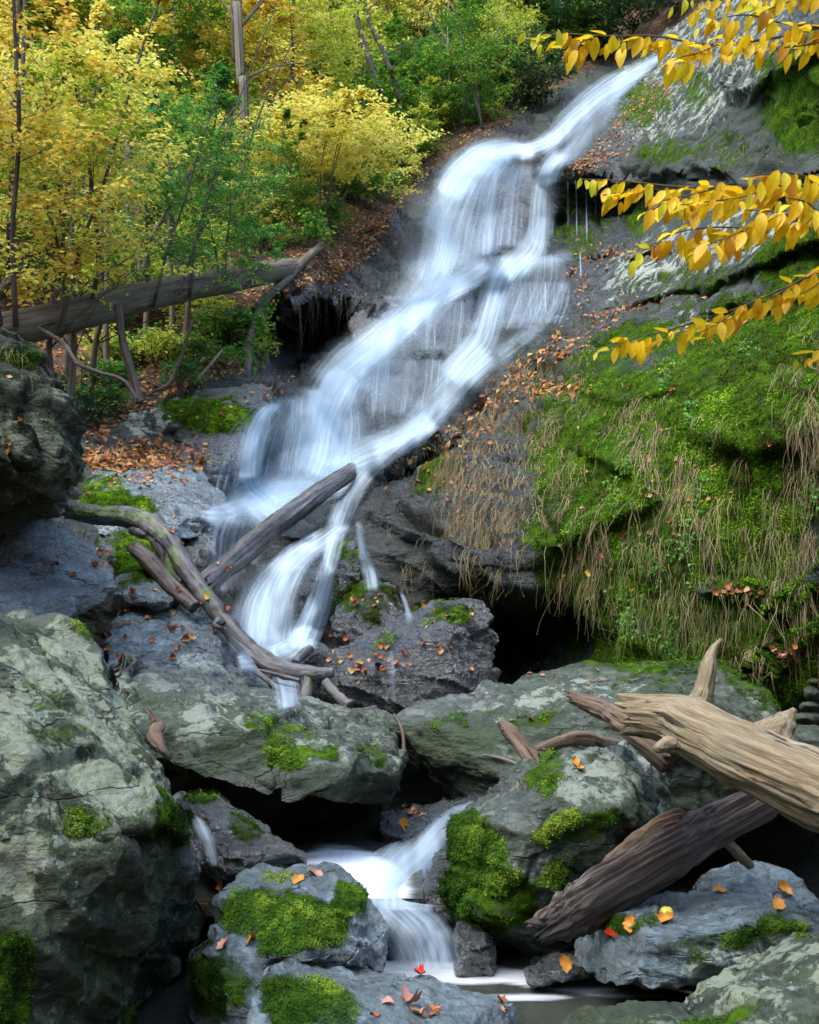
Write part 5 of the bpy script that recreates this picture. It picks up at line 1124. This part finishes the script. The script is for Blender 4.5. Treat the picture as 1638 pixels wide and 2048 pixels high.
beech([(1800, 400, 3.6, 2.9), (1680, 425, 3, 2.9), (1600, 440, 2.6, 2.9), (1500, 455, 2.2, 2.85), (1420, 455, 1.8, 2.9), (1340, 470, 1.4, 2.9), (1265, 515, .9, 2.9)],
      [[(1600, 440, 2, 2.9), (1560, 425, 1.6, 2.85), (1490, 420, 1.2, 2.8)], [(1640, 432, 2, 2.9), (1600, 400, 1.6, 2.8), (1570, 395, 1.2, 2.8)], [(1500, 455, 1.6, 2.85), (1440, 480, 1.2, 2.8), (1380, 500, .8, 2.8)]],
      'lower spray of yellow beech leaves under the dense middle branch', 12, 304)
beech([(1780, 500, 3.6, 3.1), (1638, 545, 3, 3.1), (1560, 580, 2.6, 3.1), (1480, 615, 2.2, 3.05), (1400, 640, 1.8, 3.1), (1320, 665, 1.4, 3.1), (1250, 680, 1.1, 3.1), (1190, 705, .8, 3.1)],
      [[(1640, 545, 2, 3.1), (1600, 560, 1.8, 3.05), (1540, 600, 1.4, 3.0)], [(1480, 615, 1.6, 3.05), (1430, 650, 1.2, 3.0), (1400, 665, .8, 3.0)], [(1660, 550, 2, 3), (1625, 575, 1.4, 3), (1600, 590, 1, 3)]],
      'lowest yellow beech branch drooping across the mossy wall', 14, 305, size=.062)
beech([(1760, 690, 3, 3.1), (1690, 695, 2, 3.1), (1640, 700, 1.2, 3.1), (1600, 712, .8, 3.1)], [], 'tip of a beech twig with few leaves at the right edge', 14, 306)
# ------------------------------------------------------------------ moss cushions
def mesh_arrays(o):
    me = o.data; n = len(me.vertices); V = np.empty(n * 3, np.float32); me.vertices.foreach_get('co', V); V = V.reshape(-1, 3) + np.array(o.location)
    N = np.empty(n * 3, np.float32); me.vertex_normals.foreach_get('vector', N); N = N.reshape(-1, 3)
    a = np.empty(n, np.float32); me.attributes['moss'].data.foreach_get('value', a); return V.astype(float), N.astype(float), a
def moss_on(o, parent, per, size, mat, maxn=60000, thr=.5):
    V, N, a = mesh_arrays(o); px, py = proj(V)
    if parent is None: ok = (px > -80) & (px < 2100) & (py > -40) & (py < 1500)
    else: ok = (N[:, 1] < .35) | (N[:, 2] > .5)
    q = a + (fbm(V * 1.5, 5, 71, .65) * .95 if parent is None else fbm(V * 4.5, 4, 71, .65) * 1.5 * np.clip(a * 1.3, 0, 1))
    ok &= (q > thr) & (a > .05)
    idx = np.nonzero(ok)[0]
    if len(idx) < 350: return None
    n = min(int(len(idx) * per), maxn); pr = np.clip((q[idx] - thr) * 3.5, .04, 1); pick = rng.choice(idx, n, p=pr / pr.sum())
    p = V[pick] + rng.normal(0, 1, (n, 3)) * size * .5; nn = N[pick]
    lump = fbm(V[pick] * 11, 4, 72, .6); s = size * rng.uniform(.6, 1.4, n)
    hump = np.clip((q[pick] - thr) * 2.2, 0, 1)[:, None] * (.3 + lump[:, None] * 1.2) * size * (1.6 if parent is None else .45)
    n3 = np.repeat(nn, 3, 0); r3 = rng.normal(0, 1, (n * 3, 3)); tang = r3 - n3 * (r3 * n3).sum(1, keepdims=True)
    d3 = tang + n3 * rng.uniform(.1, .9, (n * 3, 1)) + [0, 0, -.25]
    p3 = np.repeat(p + nn * hump, 3, 0) + rng.normal(0, .5, (n * 3, 3)) * size; V_, F_ = leaf_cloud(p3, d3, n3 + rng.normal(0, .35, (n * 3, 3)), np.repeat(s, 3), .3, .05)
    t = np.clip(.38 + np.repeat(lump * .8 + fbm(V[pick] * np.array([2.2, 2.2, .9]), 3, 73) * 1.0, 3) + rng.normal(0, .10, n * 3), 0, 1)
    org = None if parent is not None else (0, 9, 0)
    mo = obj_np('moss', V_, F_, M[mat], parent=parent, origin=org, smooth=False, attrs={'tint': np.repeat(t, 4)})
    return mo
mo = moss_on(cliff, None, 2.4, .019, 'moss', 200000, .55)
tag(mo, 'bright green moss carpet on the rock wall', 'moss', kind='stuff')
for o in list(ROCKS):
    d_ = o.location[1]
    if d_ < 16: moss_on(o, o, 2.6, .0009 * d_ + .0025, 'moss_dark' if d_ < 8.5 else 'moss', 42000, .5)

# ------------------------------------------------------------------ hanging dry grass on the wall
M['root'] = leaf_mat('root', [(0, (.02, .016, .012)), (.7, (.08, .06, .045)), (1, (.12, .16, .04))], trans=0)
def strands(starts, ln, wd, mat, name, label, cat, drape=True, seg=7, sway=.05, stiff=.0, attrs_t=None, kind='stuff'):
    Vs = []; n = len(starts)
    for (p, nr) in starts:
        L = ln * rng.uniform(.35, 1.15); st = L / seg; pts = [p - nr * .01]; v = nr * (.5 + stiff) + rng.normal(0, .4, 3) + [rng.normal(0, .3), 0, .15]
        side = rng.normal(0, sway * 4, 3) * [1, .6, 0]; kink = rng.normal(0, sway * 3, (seg, 3))
        for k in range(seg):
            v = v * (.42 + stiff * .4) + (np.array([side[0], side[1], -1.0]) + kink[k]) * (1 - stiff); v /= np.linalg.norm(v)
            q = pts[-1] + v * st
            if drape:
                ok, loc, nn, _ = cliff.closest_point_on_mesh(Vector(q - np.array(cliff.location)))
                if ok:
                    loc = np.array(loc) + np.array(cliff.location); nn = np.array(nn)
                    if nn[1] > .3: nn = -nn
                    dd = (q - loc) @ nn
                    if dd < .03: q = loc + nn * (.03 + .03 * rng.random())
            pts.append(q)
        Vs.append(np.array(pts))
    A = np.array(Vs)                                  # n, seg+1, 3
    wv = wd * rng.uniform(.6, 1.3, n)[:, None] * np.linspace(1, .25, seg + 1)[None]
    sd = rng.normal(0, 1, (n, 1, 3)) * [1, .35, .1]; sd /= np.linalg.norm(sd, axis=-1, keepdims=True)
    V = np.stack([A - sd * wv[..., None], A + sd * wv[..., None]], 2).reshape(-1, 3)
    k = (np.arange(n) * (seg + 1) * 2)[:, None, None]; f = grid_faces(2, seg + 1)
    t = np.repeat(np.clip(rng.normal(.5, .25, n), 0, 1), (seg + 1) * 2)
    o = obj_np(name, V, (f[None] + k).reshape(-1, 4), M[mat], origin=tuple(A[:, 0].mean(0)), attrs={'tint': t})
    return tag(o, label, cat, kind=kind)
def starts_in(regs):
    out = []
    for cx, cy, rx, ry, ang, n in regs:
        a = math.radians(ang)
        cl = rng.normal(0, .6, (max(1, n // 9), 2))       # grass grows in tufts
        for k in range(n):
            c = cl[k % len(cl)]; u = (c[0] + rng.normal(0, .13)) * rx; v = (c[1] + rng.normal(0, .09)) * ry
            r = ray(cx + u * math.cos(a) - v * math.sin(a), cy + u * math.sin(a) + v * math.cos(a))
            if r is not None and r[2] in (cliff, ROCKS) or (r is not None and r[2].name.startswith(('rock_face', 'moss'))): out.append((r[0], r[1]))
    return out
refresh()
S1 = starts_in([(960, 820, 100, 60, -35, 500), (930, 960, 90, 100, 0, 500), (1060, 830, 80, 80, 0, 400), (1010, 880, 90, 120, 0, 500), (1010, 790, 130, 60, -35, 420), (960, 900, 80, 90, 0, 420), (1040, 920, 80, 90, 0, 420), (1000, 1040, 90, 60, 0, 420), (1110, 760, 90, 50, -20, 200), (1285, 850, 40, 60, 0, 200), (1340, 960, 60, 110, 0, 200), (1420, 1000, 50, 90, 0, 110), (1610, 830, 40, 200, 0, 260),
    (1180, 1110, 60, 60, 0, 110), (1400, 1180, 200, 60, 0, 160), (1100, 640, 60, 30, 0, 200), (1460, 310, 70, 40, 0, 150), (1250, 830, 200, 100, 0, 160), (1500, 720, 120, 80, 0, 120), (1590, 1100, 60, 100, 0, 160), (1150, 990, 60, 100, 0, 120), (1520, 1280, 120, 40, -30, 100)])
strands(S1, .5, .0024, 'straw', 'dry_grass', 'dry straw coloured grass hanging in tufts down the mossy wall', 'grass')
S2 = starts_in([(1250, 1170, 160, 60, 0, 260), (1450, 1100, 180, 120, 0, 200), (1350, 1230, 220, 60, 0, 110), (1150, 660, 80, 30, 0, 160), (1330, 250, 60, 40, 0, 80), (1400, 1250, 180, 40, 0, 160), (1200, 980, 120, 120, 0, 120), (900, 900, 60, 40, 0, 60)])
strands(S2, .26, .0022, 'grass', 'green_grass', 'short green grass hanging on the mossy wall', 'grass')
S3 = []
for k in range(46):
    x = rng.uniform(588, 742); r = ray(x, rng.uniform(570, 606))
    if r is not None: S3.append((r[0] + [0, -.1, 0], np.array([0, -1., 0])))
strands(S3, 1.1, .005, 'root', 'hanging_roots', 'thin dripping roots hanging over the dark cavern mouth', 'roots', drape=False, sway=.02)
S4 = []
for (x, y, n_) in [(400, 1592, 12), (375, 1585, 6), (1045, 1560, 14), (30, 705, 40), (80, 740, 30), (980, 1640, 6), (870, 1215, 30), (890, 1290, 20)]:
    for k in range(n_):
        r = ray(x + rng.normal(0, 12), y + rng.normal(0, 8))
        if r is not None: S4.append((r[0], (r[1] + [0, 0, 1]) / 2))
strands(S4, .16, .0016, 'straw', 'grass_tufts', 'thin dry grass blades in cracks of the boulders', 'grass', drape=False, stiff=.5)
# tiny leafy plants on the wall
pl_ = []
for (cx, cy, n_) in [(1335, 745, 14), (1375, 830, 22), (1395, 960, 24), (1250, 935, 20), (1365, 1080, 26), (1340, 1270, 30), (1260, 1235, 24), (1225, 1000, 8), (1620, 990, 20), (1500, 700, 10), (1310, 1140, 14)]:
    for k in range(n_):
        r = ray(cx + rng.normal(0, 14), cy + rng.normal(0, 22))
        if r is not None:
            for j in range(6): pl_.append((r[0] + r[1] * .03 + rng.normal(0, .012, 3), r[1]))
pp_ = np.array([a for a, b in pl_]); nn_ = np.array([b for a, b in pl_]); n = len(pp_)
V_, F_ = leaf_cloud(pp_, rand_dirs(n) + [0, 0, -.4], nn_ + rng.normal(0, .3, (n, 3)), rng.uniform(.02, .038, n), .36)
tag(obj_np('creeping_plants', V_, F_, M['leaf_teal'], smooth=False, attrs={'tint': np.repeat(rng.uniform(.4, .85, n), 4)}), 'small round leaved creeping plants dotted over the mossy wall', 'plants', kind='stuff')

# ------------------------------------------------------------------ fallen leaves
refresh()
LEAFM = {}
def fallen_mesh(v, mat):
    if (v, mat) not in LEAFM:
        r = np.random.default_rng(900 + v); nu, nv = 5, 9
        t = np.linspace(0, 1, nv); wv = np.sin(np.clip(t * 1.04, 0, 1) * math.pi) ** .75 * (.24 + .03 * v) * (1 + .18 * np.sin(t * 25 + v)); a = np.linspace(-1, 1, nu)
        X = a[None] * wv[:, None]; Y = (t - .5)[:, None] * np.ones((1, nu)); cu = r.uniform(.4, 2.2); cv = r.uniform(-1.2, 2.0)
        Z = cu * X ** 2 * 1.6 + cv * Y ** 2 * .6 + .06 * np.sin(t * 9 + v)[:, None] * a[None] + .05
        X = X + .06 * np.sin(t * 5 + v)[:, None]
        V = np.stack([X, Y, Z], -1).reshape(-1, 3)
        V2 = V - [0, 0, .012]; f = grid_faces(nu, nv); f = np.vstack([f, f[:, ::-1] + len(V)])
        LEAFM[(v, mat)] = mesh_np('fallen_leaf', np.vstack([V, V2]), f, M[mat])
    return LEAFM[(v, mat)]
def put_leaf(px, py, size, label, group=None, mat='leaf_fallen', stand=0):
    r = ray(px, py)
    if r is None: return
    p, nr, ob = r
    if ob.name.startswith(('waterfall', 'pool', 'beech', 'leaves', 'crown', 'trunk')): return
    nr = nr + rng.normal(0, .25, 3) + [0, -.15, .25]; nr /= np.linalg.norm(nr)
    q = Vector(nr).to_track_quat('Z', 'Y'); e = q.to_matrix().to_4x4()
    from mathutils import Matrix
    o = link('fallen_leaf', fallen_mesh(int(rng.integers(0, 6)), mat)); 
    o.matrix_world = Matrix.Translation(Vector(p + nr * .004)) @ e @ Matrix.Rotation(rng.uniform(0, 6.28), 4, 'Z') @ Matrix.Rotation(stand, 4, 'X') @ Matrix.Scale(size, 4)
    tag(o, label, 'leaf', group)
for (x, y, s, m_, lb, st) in [(436, 1785, .10, 'leaf_red', 'bright red leaf caught at the foot of the left boulder', 1.2), (447, 1768, .07, 'leaf_ochre', 'small orange leaf just above the red leaf', .4), (494, 1880, .09, 'leaf_ochre', 'ochre leaf standing on the mossy rock', 1.0), (452, 1890, .07, 'leaf_tan', 'pale tan leaf lying next to the ochre leaf', 0),
    (625, 1750, .09, 'leaf_tan', 'pinkish tan leaf on top of the moss covered rock', 0), (597, 1763, .06, 'leaf_ochre', 'yellowish leaf on top of the moss covered rock', 0), (885, 1958, .085, 'leaf_ochre', 'ribbed orange leaf on the bottom wet rock', .3), (840, 1950, .05, 'leaf_red', 'dark red leaf beside the ribbed orange leaf', 0), (790, 1938, .06, 'leaf_red', 'red brown leaf at the left end of the foam line', 0),
    (770, 2005, .08, 'leaf_tan', 'curled tan leaf on the bottom wet rock', .3), (820, 2012, .08, 'leaf_tan', 'second curled tan leaf on the bottom wet rock', 0), (1050, 2010, .07, 'leaf_ochre', 'orange leaf at the water edge bottom centre', 0), (370, 2030, .09, 'leaf_tan', 'tan leaf in the bottom left gap', .4),
    (1325, 1842, .09, 'leaf_ochre', 'orange leaf under the yellow green fruit', .2), (1222, 1868, .08, 'leaf_red', 'red orange leaf below the split log', .4), (1262, 1850, .08, 'leaf_ochre', 'orange leaf below the split log beside the red one', 0), (1565, 1777, .09, 'leaf_ochre', 'orange leaf on the rounded grey stone', .2), (1555, 1815, .08, 'leaf_ochre', 'lower orange leaf on the rounded grey stone', 0), (1440, 1785, .07, 'leaf_ochre', 'leaf near the middle of the rounded grey stone', .3),
    (1130, 1930, .08, 'leaf_ochre', 'orange leaf on the low wet stone', .2), (805, 1650, .09, 'leaf_ochre', 'brown orange leaf on the stone in the cave mouth', .8), (1160, 1540, .06, 'leaf_ochre', 'orange leaf on the crown of the mossy boulder', .3), (1150, 1525, .06, 'leaf_ochre', 'second orange leaf on the crown of the mossy boulder', .1), (1065, 1437, .07, 'leaf_ochre', 'upright orange leaf on the long ridge boulder', .9), (970, 1388, .06, 'leaf_tan', 'tan leaf on the long ridge boulder', 0)]:
    put_leaf(x, y, s, lb, None, m_, st)
LR = [((330, 1250, 130, 60), 34, .075, 'small fallen leaf on the leaf strewn wet slab', 'leaves on the leaf strewn slab'), ((170, 1120, 90, 50), 14, .075, 'small fallen leaf on the slab under the overhanging boulder', 'leaves on the left slab'),
    ((740, 1315, 80, 40), 26, .085, 'fallen leaf on the large black wet rock', 'leaves on the black wet rock'), ((740, 1190, 60, 30), 14, .08, 'orange leaf on the layered mossy black rock', 'leaves on the layered black rock'), ((900, 1270, 60, 60), 12, .08, 'fallen leaf on the right flank of the black wet rock', 'leaves on the flank of the black rock'),
    ((290, 960, 120, 25), 34, .09, 'fallen leaf on the broad slab beside the basin', 'leaves on the broad basin slab'), ((450, 830, 80, 25), 12, .09, 'fallen leaf on the mossy ledge rock', 'leaves on the mossy ledge rock'), ((1190, 1150, 80, 60), 14, .09, 'fallen leaf caught in grass low on the mossy wall', 'leaves low on the mossy wall'), ((1460, 1184, 50, 8), 12, .09, 'fallen leaf on the little shelf of the mossy wall', 'leaves on the little shelf'),
    ((1300, 950, 250, 180), 34, .07, 'fallen leaf stuck to the mossy wall', 'leaves stuck to the mossy wall'), ((1570, 1310, 50, 20), 20, .08, 'fallen leaf on the slanting ledge at the right', 'leaves on the slanting right ledge'), ((900, 960, 80, 90), 34, .07, 'fallen leaf on the dark slope right of the falls', 'leaves on the dark slope'), ((400, 1110, 60, 60), 8, .07, 'fallen leaf near the steep black rock by the log', 'leaves near the steep black rock'),
    ((820, 1625, 60, 15), 8, .07, 'fallen leaf on the stone in the cave mouth', 'leaves in the cave mouth'), ((40, 840, 60, 70), 4, .07, 'fallen leaf on the dark overhanging boulder', 'leaves on the overhanging boulder'), ((860, 2020, 120, 16), 9, .07, 'fallen leaf on the bottom wet rock', 'leaves on the bottom rock'), ((1150, 1360, 150, 30), 7, .06, 'small leaf lying on the long ridge boulder', 'leaves on the ridge boulder')]
ORD = 'leftmost,second,third,fourth,fifth,sixth,seventh,eighth,ninth,tenth,eleventh,twelfth'.split(',')
for (cx, cy, rx, ry), n_, s, lb, grp in LR:
    xs_ = sorted(cx + rng.normal(0, .5) * rx for k in range(n_))
    for k in range(n_):
        yy = cy + rng.normal(0, .5) * ry
        if k < 12: l2 = lb + (', leftmost there' if k == 0 else ', %s from left' % ORD[k])
        elif k == n_ - 1: l2 = lb + ', rightmost there'
        else: l2 = lb + (', %s right side' % ('upper' if yy < cy else 'lower'))
        put_leaf(xs_[k], yy, s * rng.uniform(.5, .95), l2, grp)
# yellow green fruit
r = ray(1333, 1836)
u, v = np.meshgrid(np.linspace(0, 2 * math.pi, 25)[:-1], np.linspace(.02, math.pi - .02, 14)); rr_ = .028 * (1 - .12 * np.exp(-(v / .35) ** 2) + .02 * np.cos(3 * u))
Vf = np.stack([rr_ * np.cos(u) * np.sin(v), rr_ * np.sin(u) * np.sin(v), rr_ * np.cos(v) * .92], -1).reshape(-1, 3)
b = NB('fruit_skin'); co = b.n('ShaderNodeTexCoord').outputs['Object']
M['fruit'] = b.done(b.n('ShaderNodeBsdfPrincipled', {'Base Color': b.ramp(b.noise(co, 45, 3), [(.35, (.25, .30, .03)), (.6, (.55, .45, .05)), (.8, (.5, .2, .04))]), 'Roughness': .45}).outputs[0])
fr = link('fruit', mesh_np('fruit', Vf, grid_faces(24, 14, True), M['fruit']), loc=tuple(r[0] + np.array([0, 0, .02]))); tag(fr, 'small round yellow green fruit sitting on an orange leaf', 'fruit')

# loose litter: uncountable leaves on the hillside and the slopes
LIT = [(650, 720, 500, 480, 0, 0)]
pts = []; nms = []
def litter(n, fx, fy, names=('hillside', 'rock_face', 'boulder')):
    for k in range(n):
        r = ray(fx(), fy())
        if r is None or not r[2].name.startswith(names): continue
        pts.append(r[0]); nms.append(r[1])
U = rng.uniform
litter(14000, lambda: U(-40, 900), lambda: U(260, 930), ('hillside',))
litter(2500, lambda: U(850, 1450), lambda: U(0, 300), ('hillside',))
for (cx, cy, rx, ry, a, n_) in [(1230, 250, 150, 40, -42, 800), (1330, 170, 110, 25, -40, 300), (1160, 330, 90, 16, -20, 300), (1290, 500, 160, 14, -4, 300), (1150, 560, 40, 60, 40, 200), (1130, 690, 150, 22, -30, 200), (1040, 760, 140, 40, -35, 200), (940, 850, 150, 50, -40, 220), (1110, 780, 60, 16, 0, 160), (1240, 620, 120, 10, -10, 100), (740, 480, 120, 30, -42, 700), (660, 540, 80, 16, -30, 200), (860, 380, 60, 16, -45, 200), (980, 260, 90, 20, -30, 250), (1580, 1290, 70, 14, -40, 60), (250, 925, 120, 16, 0, 500), (560, 780, 50, 20, -20, 60), (1470, 640, 100, 20, -10, 60), (300, 900, 120, 26, 0, 300)]:
    aa = math.radians(a)
    for k in range(n_):
        u, v = rng.normal(0, .55) * rx, rng.normal(0, .55) * ry
        r = ray(cx + u * math.cos(aa) - v * math.sin(aa), cy + u * math.sin(aa) + v * math.cos(aa))
        if r is None or r[0][1] < 9 or not r[2].name.startswith(('hillside', 'rock_face', 'boulder')): continue
        pts.append(r[0]); nms.append(r[1])
pts = np.array(pts); nms = np.array(nms); n = len(pts)
axs = np.cross(nms, rand_dirs(n)); V_, F_ = leaf_cloud(pts + nms * .01, axs + rng.normal(0, .15, (n, 3)), nms + rng.normal(0, .35, (n, 3)), rng.uniform(.045, .105, n), .32, .12)
tag(obj_np('leaf_litter', V_, F_, M['litter'], smooth=False, attrs={'tint': np.repeat(rng.random(n), 4)}), 'loose orange and brown leaf litter over the banks', 'leaf litter', kind='stuff')

# labels that would repeat get their place from left to right
from collections import defaultdict
bylab = defaultdict(list)
for o in COL.objects:
    if o.parent is None and 'label' in o and o.get('kind') is None: bylab[o['label']].append(o)
for lb, os_ in bylab.items():
    if len(os_) < 2 or os_[0].name.startswith('fallen_leaf'): continue
    os_.sort(key=lambda o: float(proj(np.array(o.location))[0]))
    for k, o in enumerate(os_):
        o['label'] = ({0: 'left ', 1: 'right '}[k] + 'one of two: ' if len(os_) == 2 else (ORD[k] if k == 0 else ORD[min(k, 11)] + ' from left') + ': ') + lb if k < 12 else lb
